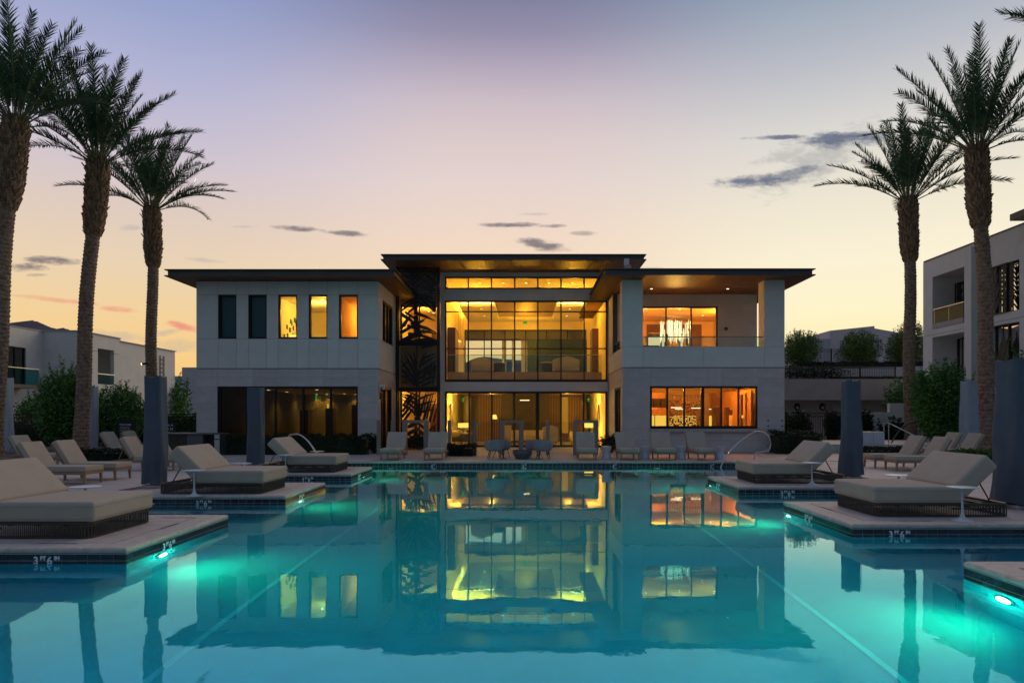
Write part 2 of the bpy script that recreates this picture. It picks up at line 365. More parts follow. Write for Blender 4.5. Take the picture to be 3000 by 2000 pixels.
def copy_tree(o, parent=None):
    c = o.copy(); C.objects.link(c)
    if parent: c.parent = parent
    for ch in list(o.children): copy_tree(ch, c)
    return c
def dup(o, loc, rotz, label, group=None):
    c = copy_tree(o); c.location = loc; c.rotation_euler = (0, 0, rotz); c['label'] = label
    if group: c['group'] = group
    return c
def lamp(kind, name, loc, energy, col, size=0.05, rot=None, sizey=None, spot=None, blend=0.5, parent=None, spread=None):
    d = bpy.data.lights.new(name, kind); d.energy = energy; d.color = col
    if kind == 'AREA':
        d.size = size
        if sizey: d.shape = 'RECTANGLE'; d.size_y = sizey
        if spread: d.spread = spread
    else: d.shadow_soft_size = size
    if kind == 'SPOT': d.spot_size = spot; d.spot_blend = blend
    if kind != 'AREA': d.cycles.use_multiple_importance_sampling = False
    o = bpy.data.objects.new(name, d); C.objects.link(o)
    off = OFF.get(parent.name, (0, 0, 0)) if parent else (0, 0, 0)
    o.location = (loc[0] - off[0], loc[1] - off[1], loc[2] - off[2])
    if rot: o.rotation_euler = rot
    if parent: o.parent = parent
    return o
def text_mesh(name, body, size, m, depth=0.004, align='LEFT', bold=0.0):
    cu = bpy.data.curves.new(name + '_curve', 'FONT'); cu.body = body; cu.size = size; cu.extrude = depth; cu.align_x = align; cu.offset = bold; cu.resolution_u = 3
    o = bpy.data.objects.new('tmp_text', cu); C.objects.link(o); bpy.context.view_layer.update()
    dg = bpy.context.evaluated_depsgraph_get(); me = bpy.data.meshes.new_from_object(o.evaluated_get(dg)); me.name = name
    bpy.data.objects.remove(o); bpy.data.curves.remove(cu); me.materials.clear(); me.materials.append(m); return me
def wall(holes, a0, a1, z0, z1, d0, d1, axis='y', mb=None):
    """solid wall in the plane of a and z, thick from d0 to d1, with rectangular holes (a0,a1,z0,z1)"""
    mb = mb or MB(); A = sorted({a0, a1} | {h[0] for h in holes} | {h[1] for h in holes}); Z = sorted({z0, z1} | {h[2] for h in holes} | {h[3] for h in holes})
    A = [a for a in A if a0 <= a <= a1]; Z = [z for z in Z if z0 <= z <= z1]
    for i in range(len(A) - 1):
        for j in range(len(Z) - 1):
            ca, cz = (A[i] + A[i + 1]) / 2, (Z[j] + Z[j + 1]) / 2
            if any(h[0] < ca < h[1] and h[2] < cz < h[3] for h in holes): continue
            if axis == 'y': mb.box(A[i], A[i + 1], d0, d1, Z[j], Z[j + 1])
            else: mb.box(d0, d1, A[i], A[i + 1], Z[j], Z[j + 1])
    return mb
def panels(parent, name, m, As, Zs, d0, d1, holes=(), axis='y', gap=0.012):
    """cladding panels, one object each, between the joint lines As x Zs, skipping holes"""
    cache = {}
    for i in range(len(As) - 1):
        for j in range(len(Zs) - 1):
            ca, cz = (As[i] + As[i + 1]) / 2, (Zs[j] + Zs[j + 1]) / 2
            if any(h[0] < ca < h[1] and h[2] < cz < h[3] for h in holes): continue
            w, h_ = round(As[i + 1] - As[i] - gap, 4), round(Zs[j + 1] - Zs[j] - gap, 4)
            key = (w, h_)
            if key not in cache:
                q = MB(); d = abs(d1 - d0)
                if axis == 'y': q.box(-w / 2, w / 2, -d / 2, d / 2, -h_ / 2, h_ / 2)
                else: q.box(-d / 2, d / 2, -w / 2, w / 2, -h_ / 2, h_ / 2)
                cache[key] = q.mesh(name, m)
            loc = (ca, (d0 + d1) / 2, cz) if axis == 'y' else ((d0 + d1) / 2, ca, cz)
            put(name, cache[key], loc, parent)
def window(parent, x0, x1, z0, z1, Y, mull=(), trans=(), fw=0.07, glass=None, depth=0.12, bot=None, thick=(), axis='y', ax_d=None):
    """one window: frame with mullions and transoms; each pane is its own sub-part"""
    bot = bot or fw; f = MB()
    def B(a0, a1, d0, d1, q0, q1):
        if axis == 'y': f.box(a0, a1, Y + d0, Y + d1, q0, q1)
        else: f.box(Y + d0, Y + d1, a0, a1, q0, q1)
    B(x0, x0 + fw, 0, depth, z0 + bot, z1 - fw); B(x1 - fw, x1, 0, depth, z0 + bot, z1 - fw); B(x0, x1, 0, depth, z0, z0 + bot); B(x0, x1, 0, depth, z1 - fw, z1)
    for mx in mull:
        w = fw * (1.0 if mx in thick else 0.55)
        B(mx - w / 2 * 1.6, mx + w / 2 * 1.6, 0.01, depth - 0.01, z0 + bot, z1 - fw)
    for tz in trans: B(x0 + fw, x1 - fw, 0.006, depth - 0.006, tz - fw * .32, tz + fw * .32)
    fr = f.build('window', M_black, parent)
    xs = [x0 + fw * .9] + list(mull) + [x1 - fw * .9]; zs = [z0 + bot * .95] + list(trans) + [z1 - fw * .9]
    for i in range(len(xs) - 1):
        for j in range(len(zs) - 1):
            g = MB(); yc = Y + depth * .5
            if axis == 'y': g.add([(xs[i], yc, zs[j]), (xs[i + 1], yc, zs[j]), (xs[i + 1], yc, zs[j + 1]), (xs[i], yc, zs[j + 1])], [(0, 1, 2, 3)])
            else: g.add([(yc, xs[i], zs[j]), (yc, xs[i + 1], zs[j]), (yc, xs[i + 1], zs[j + 1]), (yc, xs[i], zs[j + 1])], [(0, 1, 2, 3)])
            g.build('pane', glass or M_glass, fr, fix=False)
    return fr
# ================================================================ GROUND, POOL, DECK
WZ = -0.175                                   # water level
XI = 4.68; XO = 8.2                           # inner and outer edge of the pool bays
Y0, Y1 = 2.4, 23.25
LP = [(2.8, 5.65), (8.0, 10.75), (13.3, 15.95), (18.3, 20.85)]     # left peninsulas
RP = [(4.55, 7.3), (9.78, 12.4), (15.0, 17.6)]                    # right peninsulas
ground = MB()
for x0, x1, y0, y1 in ((-400, -XO - .4, -60, 900), (XO + .4, 400, -60, 900), (-XO - .4, XO + .4, -60, Y0 - .4), (-XO - .4, XO + .4, Y1 + .4, 900)):
    ground.add([(x0, y0, -.04), (x1, y0, -.04), (x1, y1, -.04), (x0, y1, -.04)], [(0, 1, 2, 3)])
structure(ground.build('ground', M_ground))

# deck slab (joint filler colour) under the pavers, with the pool left open
deckb = MB()
for x0, x1, y0, y1 in ((-24, -XO - .02, -3, 34.5), (XO + .02, 24, -3, 34.5), (-XO - .02, XO + .02, -3, Y0 - .02), (-XO - .02, XO + .02, Y1 + .02, 34.5)):
    deckb.box(x0, x1, y0, y1, -.30, -.012)
for s, PL in ((-1, LP), (1, RP)):
    for a, b in PL: deckb.box(s * (XI + .02), s * (XO + .05), a + .02, b - .02, -.30, -.0125)
deck = structure(deckb.build('pool_deck', M_joint))

def paverlet(w, d, name='paver'):
    q = MB(); q.box(-w / 2, w / 2, -d / 2, d / 2, -.011, 0); return q.mesh(name, M_paver)
PV = {}
def pave(x0, x1, y0, y1, sx, sy, g=.007, cull=True):
    nx = max(1, round((x1 - x0) / sx)); ny = max(1, round((y1 - y0) / sy)); w = (x1 - x0) / nx; d = (y1 - y0) / ny
    key = (round(w - g, 3), round(d - g, 3))
    if key not in PV: PV[key] = paverlet(*key)
    for i in range(nx):
        for j in range(ny):
            cx, cy = x0 + (i + .5) * w, y0 + (j + .5) * d
            far = cy + d / 2
            if cull and (abs(cx) - w / 2) / max(far, .1) > .80: continue
            put('paver', PV[key], (cx, cy, random.uniform(-.0008, .0008)), deck)
for s in (-1, 1): pave(*sorted((s * (XO + .33), s * 17.7)), 9.6, 23.4, 1.55, 1.55)
pave(-17.7, 17.7, 23.6, 28.7, 1.77, 1.7)
pave(-6.1, 4.0, 28.7, 33.9, 1.7, 1.7)
for s in (-1, 1): pave(*sorted((s * 11.2, s * 17.7)) if s > 0 else (-17.7, -14.1), 28.7, 33.9, 1.8, 1.7)
for s, PL in ((-1, LP), (1, RP)):
    for a, b in PL:
        pave(*sorted((s * (XI + .36), s * (XO + .0))), a + .36, b - .36, 3.3, 3)

# coping: bull-nosed edge stones, one object per run
def coping_run(p, q, inward, w=.34, th=.065, m0=0, m1=0):
    """edge from p to q (x,y), 'inward' unit vector pointing from the water into the deck; m0/m1: mitre at each end"""
    p, q, n = Vector(p), Vector(q), Vector(inward); d = (q - p).normalized(); L = (q - p).length
    prof = [(0.022, -th), (0.004, -th + .014), (0, -th * .5), (0.004, -.014), (0.022, 0.0), (w, 0.0), (w, -th)]
    mb = MB(); vs = []
    for a, z in prof: vs.append((*(p + n * a + d * (a * m0)), z))
    for a, z in prof: vs.append((*(q + n * a - d * (a * m1)), z))
    N = len(prof); mb.add(vs, [tuple(range(N)), tuple(range(2 * N - 1, N - 1, -1))] + [(i, i + N, (i + 1) % N + N, (i + 1) % N) for i in range(N)])
    return mb
EDGES = []                                    # pool outline: (p, q, inward, mitre at p, mitre at q)
def bay_edges(s, PL):
    ys = sorted(PL)
    for a, b in ys:
        EDGES.append(((s * XI, a), (s * XI, b), (s, 0), 1, 1))            # face towards the pool
        EDGES.append(((s * XI, a), (s * XO, a), (0, 1), 1, 0))            # near face
        EDGES.append(((s * XI, b), (s * XO, b), (0, -1), 1, 0))           # far face
    prev = Y0
    for a, b in ys + [(Y1, Y1)]:
        if a > prev + .05: EDGES.append(((s * XO, prev), (s * XO, a), (s, 0), 0, 0))
        prev = b
bay_edges(-1, LP); bay_edges(1, RP)
EDGES.append(((-XO, Y1), (XO, Y1), (0, 1), 0, 0)); EDGES.append(((-XO, Y0), (XO, Y0), (0, -1), 0, 0))
for p, q, n, a, b in EDGES:
    if a == 0 and b == 0 and n[1] == 0: p2, q2 = p, q
    o = coping_run(p, q, n, m0=a, m1=b).build('coping_stone', M_coping, deck)

# pool shell: plaster walls and a floor that deepens towards the middle
pool = thing('swimming_pool', 'blue swimming pool with square bays cut between the stone peninsulas', 'pool')
shell = MB()
D = 1.25
for p, q, n, a, b in EDGES:
    z0, z1 = -1.9, -.262
    x0, y0 = p; x1, y1 = q
    shell.add([(x0, y0, z0), (x1, y1, z0), (x1, y1, z1), (x0, y0, z1)], [(0, 1, 2, 3)])
shell.build('plaster_wall', M_plaster, pool, fix=False)
def fz(x, y):
    e = min(1, max(0, (XI - .9 - abs(x)) / 1.6)); far = min(1, max(0, (y - 6) / 8))
    return -1.28 - .42 * e * (0.45 + .55 * far)
fl = MB(); nx, ny = 41, 53
fl.add([(-XO - .05 + (2 * XO + .1) * i / (nx - 1), Y0 - .05 + (Y1 - Y0 + .1) * j / (ny - 1), fz(-XO + 2 * XO * i / (nx - 1), Y0 + (Y1 - Y0) * j / (ny - 1))) for j in range(ny) for i in range(nx)],
       [(j * nx + i, j * nx + i + 1, (j + 1) * nx + i + 1, (j + 1) * nx + i) for j in range(ny - 1) for i in range(nx - 1)])
fl.build('pool_floor', M_plaster, pool, smooth=True, fix=False)
for s in (-1, 1):
    st = MB(); n = 40
    for i in range(n):
        ya, yb = 3 + 17.5 * i / n, 3 + 17.5 * (i + 1) / n; x = s * 3.05
        st.hexa([(x - .035, ya, fz(x, ya) - .02), (x + .03, ya, fz(x, ya) - .02), (x + .03, yb, fz(x, yb) - .02), (x - .035, yb, fz(x, yb) - .02)],
                [(x - .035, ya, fz(x, ya) + .003), (x + .03, ya, fz(x, ya) + .003), (x + .03, yb, fz(x, yb) + .003), (x - .035, yb, fz(x, yb) + .003)])
    st.build('lane_strip', M_stripe, pool)
# underwater bench along the far wall and steps in the far right corner
sp = MB()
for k_ in range(4): sp.box(5.4 + k_ * .42, XO - .01, 21.0 + k_ * .42, Y1 - .01, -1.6, -1.15 + k_ * .27)
sp.build('corner_step', M_plaster, pool)
sp = MB(); sp.box(-XO + .01, XO - .01, Y1 - .42, Y1 - .012, -1.8, -.75); sp.build('underwater_bench', M_plaster, pool)
# main drain on the floor
dr = thing('main_drain', 'square slotted main drain cover on the pool floor', 'drain', (0, 7.3, fz(0, 7.3) + .005))
q = MB(); q.box(-.24, .24, 7.06, 7.54, fz(0, 7.3) + .004, fz(0, 7.3) + .02); q.build('drain_frame', M_stripe, dr)
for i in range(9): q = MB(); q.box(-.2, .2, 7.10 + i * .048, 7.128 + i * .048, fz(0, 7.3) + .02, fz(0, 7.3) + .04); q.build('grate_bar', M_text, dr)
wt = MB(); wt.add([(-XO, Y0, WZ), (XO, Y0, WZ), (XO, Y1, WZ), (-XO, Y1, WZ)], [(0, 1, 2, 3)])
water = structure(wt.build('water', M_water, fix=False))

# waterline tiles: two rows of 6 x 3 inch tiles, proud of the grout; nearest 300 are objects, the rest one part
tband = MB()
for p, q_, n, a, b in EDGES:
    x0, y0 = p; x1, y1 = q_
    i0, i1 = .012 * n[0], .012 * n[1]
    tband.add([(x0 + i0, y0 + i1, -.275), (x1 + i0, y1 + i1, -.275), (x1 + i0, y1 + i1, -.064), (x0 + i0, y0 + i1, -.064)], [(0, 1, 2, 3)])
    tband.add([(x0, y0, -.262), (x1, y1, -.262), (x1 + i0, y1 + i1, -.262), (x0 + i0, y0 + i1, -.262)], [(0, 1, 2, 3)])
tband.build('grout_band', M_grout, pool, fix=False)
MARKS = []        # (x, y, normal, text)
cand = []
for p, q_, n, a, b in EDGES:
    p, q_ = Vector(p), Vector(q_); d = (q_ - p); L = d.length; d.normalize(); k_ = max(1, round(L / .1524)); w = L / k_
    for i in range(k_):
        c = p + d * (i + .5) * w
        if c.y < 3.2: continue
        vis = (n == (0, 1)) or (n[0] * c.x > 0 and abs(n[0]) == 1)
        if not vis: continue
        pxx = 1540 + 2000 * c.x / c.y
        if not -60 < pxx < 3060: continue
        for r in (0, 1): cand.append((c.length, c.x, c.y, n, w, r))
cand.sort(key=lambda c: c[0])
TM = {}
rest = MB()
for idx, (dist, x, y, n, w, r) in enumerate(cand):
    zc = -.107 - r * .079; hw = w / 2 - .005; hh = .0350
    if idx < 298:
        key = (n[1] != 0, round(hw, 4))
        if key not in TM:
            q = MB(); q.box(-hw, hw, -.006, .006, -hh, hh) if key[0] else q.box(-.006, .006, -hw, hw, -hh, hh)
            TM[key] = q.mesh('waterline_tile', M_tile)
        put('waterline_tile', TM[key], (x + n[0] * .007, y + n[1] * .007, zc), pool)
    elif n[1] != 0: rest.box(x - hw, x + hw, y + .001, y + .013, zc - hh, zc + hh)
    else: rest.box(x + n[0] * .001, x + n[0] * .013, y - hw, y + hw, zc - hh, zc + hh)
tag(rest.build('far_waterline_tile', M_tile, pool), kind='stuff')

# depth markings set in the tile band
def depth_mark(x, y, face, feet, inch=None):
    """face 'front' (towards the camera) or 'side' (+1: faces right, -1: faces left)"""
    parts = [(feet, 0, -.062, .125), ('FT', .082, -.012, .062)]
    if inch: parts += [(inch, .16, -.062, .125), ('IN', .245, -.012, .062)]
    W_ = .30 if inch else .15
    mm = []
    for body, ox, oz, size in parts:
        me = text_mesh('depth_marking', body, size, M_text, .0015, bold=.0035)
        mm.append((me, ox, oz))
    bm = bmesh.new()
    for me, ox, oz in mm:
        me.transform(Matrix.Translation((ox - W_ / 2, oz, 0))); bm.from_mesh(me)
    out = bpy.data.meshes.new('depth_marking'); bm.to_mesh(out); bm.free(); out.materials.append(M_text)
    rot = (R(90), 0, 0 if face == 'front' else (R(90) if face > 0 else R(-90)))
    put('depth_marking', out, (x, y, -.122), pool, rot)
for x, y in ((-5.62, 8.0), (-6.28, 13.3), (-5.85, 18.3)): depth_mark(x, y - .0018, 'front', '3', '6')
for x, y in ((5.35, 9.78), (5.75, 15.0)): depth_mark(x, y - .0018, 'front', '3', '6')
for x, y in ((-XI, 8.95), (-XI, 14.25), (-XI, 19.2)): depth_mark(x + .0018, y, 1, '3', '6')
for x, y in ((XI, 11.3), (XI, 16.6)): depth_mark(x - .0018, y, -1, '3', '6')
for x, tx in ((-.04, '5'), (-3.15, '4'), (3.03, '4'), (6.35, '3')): depth_mark(x, Y1 - .0018, 'front', tx)
# warnings inlaid in the deck
M_mark = mat('worn_deck_paint', (.17, .16, .155), .8)
nd = text_mesh('deck_marking', 'NO DIVING', .095, M_mark, .0008, 'CENTER', 0)
for x, y, a in ((-5.7, 8.28, 0), (-4.98, 9.6, R(90)), (-5.3, 10.45, R(180)), (-5.5, 13.56, 0), (5.75, 10.04, 0), (5.0, 11.4, R(-90)), (5.9, 15.26, 0)):
    put('deck_marking', nd, (x, y, .0025), deck, (0, 0, a))

# underwater lamps
PL_E = 125; PL_B = 20
def pool_lamp(x, y, aim, label, col=(.02, 1.0, .60), eb=None, es=None):
    th = thing('pool_lamp', label, 'pool light', (x, y, -.47), 'underwater lamps along the pool wall')
    ax, ay = aim; a = math.atan2(ay, ax)
    Mx = Matrix.Translation((x, y, -.47)) @ Matrix.Rotation(a, 4, 'Z') @ Matrix.Rotation(R(90), 4, 'Y')
    q = MB(); q.lathe([(.14, -.01), (.14, .012), (.118, .02), (.108, .012)], 24); q.v = [tuple(Mx @ Vector(v)) for v in q.v]; q.build('lamp_rim', M_steel, th, smooth=True)
    q = MB(); q.lathe([(.104, .012), (.09, .022), (.03, .028)], 24); q.v = [tuple(Mx @ Vector(v)) for v in q.v]; q.build('lamp_lens', E_pool, th, smooth=True)
    d = Vector((ax, ay, -.75)).normalized()
    o = lamp('SPOT', 'lamp_beam', (x + ax * .06, y + ay * .06, -.47), PL_E if es is None else es, (.03, 1.0, .34), .07, d.to_track_quat('-Z', 'Y').to_euler(), spot=R(112), blend=1.0, parent=th)
    lamp('POINT', 'lamp_glow', (x + ax * .22, y + ay * .22, -.5), eb or PL_B, col, .08, parent=th)

pool_lamp(-XI + .012, 8.77, (1, 0), 'glowing underwater lamp on the inner face of the nearest left peninsula')
pool_lamp(-XI + .012, 14.1, (1, 0), 'glowing underwater lamp on the inner face of the middle left peninsula')
pool_lamp(-XI + .012, 19.6, (1, 0), 'glowing underwater lamp on the inner face of the farthest left peninsula')
pool_lamp(XI - .012, 6.66, (-1, 0), 'large bright underwater lamp below the peninsula at the right frame edge')
pool_lamp(XI - .012, 12.1, (-1, 0), 'glowing underwater lamp below the right peninsula with the nearer daybed')
pool_lamp(XI - .012, 17.2, (-1, 0), 'glowing underwater lamp below the right peninsula with the farther daybed')
for x_, lab in ((-5.6, 'leftmost'), (-2.0, 'second from left'), (2.0, 'second from right'), (5.6, 'rightmost')): pool_lamp(x_, Y0 + .012, (0, 1), 'added unseen underwater lamp in the near pool wall below the viewer, ' + lab, (.02, .85, .95), 38, 14)  # unseen lamps added to light the foreground water
pool_lamp(-4.5, Y1 - .44, (0, -1), 'underwater lamp in the far pool wall, left of the three')
pool_lamp(-.05, Y1 - .44, (0, -1), 'underwater lamp in the middle of the far pool wall under the 5 FT mark')
pool_lamp(4.38, Y1 - .44, (0, -1), 'underwater lamp in the far pool wall, right of the three')
# ================================================================ CLUBHOUSE
house = thing('clubhouse', 'two storey pale modern clubhouse with lit windows and wide flat roofs behind the pool', 'building', (0, 34, 0))
YW = 29.0; mp = .0145
def wx(px): return PX(px, YW)
def wz(py): return PZ(py, YW)
def roof(x0, x1, y0, y1, zb, zt, nb):
    r = MB(); ins = .10
    r.box(x0 + ins, x1 - ins, y0 + ins, y1, zb + .045, zt - .035)
    o = r.build('roof', M_fascia, house)
    q = MB(); q.box(x0, x1, y0, y1, zt - .034, zt); q.box(x0, x0 + .09, y0, y1, zb, zb + .043); q.box(x1 - .09, x1, y0, y1, zb, zb + .043); q.box(x0 + .09, x1 - .09, y0, y0 + .09, zb, zb + .043); q.build('fascia_lip', M_fascia, o)
    q = MB(); q.box(x0 + .05, x1 - .05, y0 + .05, y1 - .05, zt, zt + .012); q.build('roof_membrane', M_roof, o)
    w = (x1 - x0 - .18) / nb; bm_ = MB(); bm_.box(-w / 2 + .005, w / 2 - .005, -(y1 - y0 - .1) / 2, (y1 - y0 - .1) / 2, -.012, .012); me = bm_.mesh('soffit_board', M_soffit)
    for i in range(nb): put('soffit_board', me, (x0 + .09 + (i + .5) * w, (y0 + .09 + y1) / 2, zb + .022), o)
    return o
roof(-14.83, -5.32, 28.0, 40.0, 7.28, 7.57, 66)
roof(-6.65, 5.54, 31.3, 46.5, 8.70, 8.97, 82)
roof(3.16, 11.90, 28.0, 40.5, 7.32, 7.60, 61)

# ---- left wing
LX0, LX1 = wx(575), wx(1108)
LW = [(wx(639), wx(692.3)), (wx(727.4), wx(781)), (wx(815), wx(870)), (wx(904.4), wx(958.6)), (wx(993), wx(1048))]
wz0, wz1 = wz(992), wz(863)
GX0, GX1, GZ1 = wx(636.5), wx(1048), wz(1131.6)
holes = [(a, b, wz0, wz1) for a, b in LW] + [(GX0, GX1, 0.0, GZ1)]
wall(holes, LX0 + .02, LX1 - .02, 0, 7.28, YW + .02, YW + .24).build('front_wall', M_core, house)
js = [LX0, wx(636), wx(693), wx(724.5), wx(782), wx(813), wx(871), wx(901.5), wx(959.5), wx(991), wx(1049), LX1]
# make the joints meet the openings exactly
js = [LX0, LW[0][0], LW[0][1], LW[1][0], LW[1][1], LW[2][0], LW[2][1], LW[3][0], LW[3][1], LW[4][0], LW[4][1], LX1]
panels(house, 'facade_panel', M_panel, js, [wz(1078.5), wz0, wz1, 7.27], YW, YW + .018, [(a, b, wz0, wz1) for a, b in LW])
jz = [0.0, .7, 1.4, 2.1, GZ1, 3.18, wz(1080.5)]
panels(house, 'stone_panel', M_stone, [LX0, GX0, wx(740), wx(843), wx(946), GX1, LX1], jz, YW + .006, YW + .019, [(GX0, GX1, 0, GZ1)], gap=.005)
# reveals of the openings
for a, b in LW: window(house, a, b, wz0, wz1, YW + .09, fw=.062, bot=.085)
# blinds in the two left windows, sky reflection put into their teal
for a, b in LW[:2]: q = MB(); q.box(a + .02, b - .02, YW + .25, YW + .262, wz0, wz1); q.build('reflection_blind', M_shade, house)
window(house, GX0, GX1, 0.0, GZ1, YW + .09, mull=[wx(719.4), wx(804), wx(885), wx(967)], fw=.09, glass=M_glassdark)
# right-hand side wall of the left wing
sh = [(29.9, 32.2, 4.84, 6.65), (29.55, 32.0, 0.0, 2.85)]
wall(sh, YW + .24, 33.98, 0, 7.28, LX1 - .24, LX1 - .02, axis='x').build('side_wall', M_core, house)
panels(house, 'facade_panel', M_panel, [YW + .02, 29.9, 32.2, 33.98], [wz(1078.5), 4.84, 6.65, 7.27], LX1 - .018, LX1, sh, axis='x')
panels(house, 'stone_panel', M_stone, [YW + .02, 29.55, 32.0, 33.98], [0, 1.4, 2.85, wz(1080.5)], LX1 - .019, LX1 - .006, sh, axis='x', gap=.005)
window(house, 29.9, 32.2, 4.84, 6.65, LX1 - .16, mull=[30.67, 31.43], fw=.07, glass=M_glassdark, axis='x')
window(house, 29.55, 32.0, 0, 2.85, LX1 - .16, mull=[30.8], fw=.08, glass=M_glassdark, axis='x')
q = MB(); q.box(LX0 + .02, LX0 + .24, YW + .24, 42.4, 0, 7.28); q.box(LX0 + .24, LX1 + .6, 42.18, 42.4, 0, 7.28); q.build('outer_wall', M_stucco, house)
q = MB(); q.box(LX0 + .001, LX0 + .02, YW + .019, 42.4, 0, 7.279); q.build('side_cladding', M_panel, house)
def room(name, x0, x1, y0, y1, z0, z1, mw_, mc=None, mf=None, backholes=(), back=True):
    e = .03; w_ = MB()
    w_.box(x0, x0 + e, y0, y1, z0 + e, z1 - e); w_.box(x1 - e, x1, y0, y1, z0 + e, z1 - e)
    if back: wall(backholes, x0 + e, x1 - e, z0 + e, z1 - e, y1 - e, y1, mb=w_)
    w_.build('interior_wall', mw_, house)
    q = MB(); q.box(x0, x1, y0, y1, z1 - e, z1); q.build('ceiling', mc or M_ceil, house)
    q = MB(); q.box(x0, x1, y0, y1, z0, z0 + e); q.build('interior_floor', mf or M_floorin, house)
WARM = (1.0, .50, .05); ORG = (1.0, .36, .025)
HALL = (1.0, .47, .025)
BR = 2.6                     # lamp output factor of the rooms
_dl = MB(); _dl.lathe([(.05, 0), (.062, -.004), (.075, -.002), (.075, .0)], 14); _dlr = _dl.mesh('downlight_rim', M_ceil)
_dl = MB(); _dl.lathe([(.055, -.004), (.03, -.006)], 12); _dll = _dl.mesh('downlight_lens', E_down)
def downlight(x, y, z, e=0, col=WARM, big=1.0):
    o = put('downlight', _dlr, (x, y, z), house); o.scale = (big, big, 1)
    c = bpy.data.objects.new('downlight_lens', _dll); C.objects.link(c); c.parent = o
    if e: lamp('SPOT', 'downlight_beam', (x, y, z - .03), e, col, .05, (0, 0, 0), spot=R(115), blend=1.0, parent=house)
# ground floor: gym behind dark glass
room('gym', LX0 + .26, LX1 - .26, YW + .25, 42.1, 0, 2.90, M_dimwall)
for px, py in ((787, 1141.7), (840.5, 1147.6), (795, 1157.6), (888.9, 1153), (928, 1141.3), (927.6, 1157.6), (957.4, 1160.5), (972, 1147.6), (1009, 1153), (1042, 1157.6), (711, 1154)):
    Y = (2.87 - EYE) * 2000 / (1218 - py); Y = min(Y, 41.8)
    downlight(PX(px, Y), Y, 2.868, 45 if px > 780 else 8, WARM, 1.5)
q = MB(); q.box(PX(945, 41), PX(950, 41), 41.9, 41.96, .1, 2.3); q.box(PX(1026, 41), PX(1029, 41), 41.9, 41.96, .1, 2.2); q.build('lit_door_edge', E_back, house)
for a, b, h_ in ((878, 902, 1.9), (953, 975, 2.0), (1030, 1046, 2.2)):
    q = MB(); q.box(PX(a, 40), PX(b, 40), 40, 40.8, .03, h_); q.build('storage_cabinet', M_wood, house)
# upper rooms of the left wing
xs = [LX0 + .26, -10.86, -8.18, LX1 - .26]
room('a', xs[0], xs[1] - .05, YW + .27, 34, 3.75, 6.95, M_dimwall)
room('b', xs[1], xs[2] - .05, YW + .25, 34.5, 3.75, 6.78, M_cream)
room('c', xs[2], xs[3], YW + .25, 35.5, 3.75, 6.78, M_orange, mc=M_orange)
lamp('POINT', 'room_lamp', (-9.4, 31.4, 6.3), 48 * BR, (1, .58, .08), .12, parent=house)
lamp('POINT', 'room_lamp', (-7.3, 32.6, 6.2), 34 * BR, (1, .40, .03), .12, parent=house)
q = MB(); q.box(xs[2] - .62, xs[2] - .06, 31.6, 31.7, 3.8, 6.7); q.build('curtain_panel', M_cream, house)
q = MB(); q.box(-7.55, -6.7, 34.4, 35.2, 3.8, 5.25); q.build('side_cabinet', M_wood, house)
for x, y in ((-9.05, 30.5), (-9.9, 30.6), (-7.45, 32.0), (-7.3, 34.0)): downlight(x, y, 6.748)
# little wall blocks on the left wall of the lamp room
q = MB(); q.box(0, .03, -.075, .075, -.1, .1); art = q.mesh('wall_block', M_shade)
rs = random.Random(3)
for i in range(26):
    yy = 30.0 + 3.0 * rs.random() ** .8; zz = 4.9 + 1.0 * rs.random() * (1 if i % 4 else 1.25)
    put('wall_block', art, (xs[1] + .032, yy, zz), house)
lt = thing('table_lamp', 'lit table lamp with wide drum shade behind the third upper window', 'lamp', (-10.45, 30.9, 4.6))
q = MB(); q.lathe([(.26, 0), (.26, .34)], 28, (-10.45, 30.9, 4.86)); q.build('lamp_shade', E_shade, lt, smooth=True)
q = MB(); q.lathe([(.10, 0), (.10, .02), (.02, .05), (.05, .15), (.02, .26)], 16, (-10.45, 30.9, 4.6)); q.build('lamp_base', M_steel, lt, smooth=True)
q = MB(); q.box(-10.8, -10.1, 30.6, 31.2, 4.5, 4.6); q.box(-10.75, -10.7, 30.65, 31.15, 3.78, 4.5); q.box(-10.2, -10.15, 30.65, 31.15, 3.78, 4.5); q.build('console_shelf', M_wood, house)

# ---- right wing
RX0, RX1 = 4.12, 11.0
KX0, KX1, KZ0, KZ1 = wx(1904.5), wx(2219.5), wz(1255.4), wz(1130.7)
SILL = 4.48
wall([(KX0, KX1, KZ0, KZ1)], RX0 + .02, RX1 - .02, 0, SILL - .02, YW + .02, YW + .24).build('front_wall', M_core, house)
panels(house, 'facade_panel', M_panel, [RX0, wx(1884), wx(2062), wx(2240), RX1], [wz(1075.5), SILL], YW, YW + .018)
panels(house, 'stone_panel', M_stone, [RX0, KX0, wx(2009), wx(2113), KX1, RX1], [0, .52, KZ0, 1.92, KZ1, 3.18, wz(1077.5)], YW + .006, YW + .019, [(KX0, KX1, KZ0, KZ1)], gap=.005)
window(house, KX0, KX1, KZ0, KZ1, YW + .03, mull=[wx(1956), wx(2005.5), wx(2059.4), wx(2113.7), wx(2165)], thick=[wx(2059.4)], fw=.085, bot=.12)
q = MB(); q.box(KX0 - .01, KX1 + .03, YW - .16, YW + .03, KZ0 - .13, KZ0 - .012); q.build('window_sill', M_coping, house)
sh = [(29.7, 31.7, 0, 2.82)]
wall(sh, YW + .24, 34.0, 0, SILL - .02, RX0 + .02, RX0 + .24, axis='x').build('side_wall', M_core, house)
wall([], 32.4, 34.0, SILL - .02, 7.32, RX0 + .02, RX0 + .24, axis='x').build('side_wall', M_core, house)
panels(house, 'facade_panel', M_panel, [YW + .02, 32.4, 34.0], [wz(1075.5), SILL], RX0, RX0 + .018, axis='x')
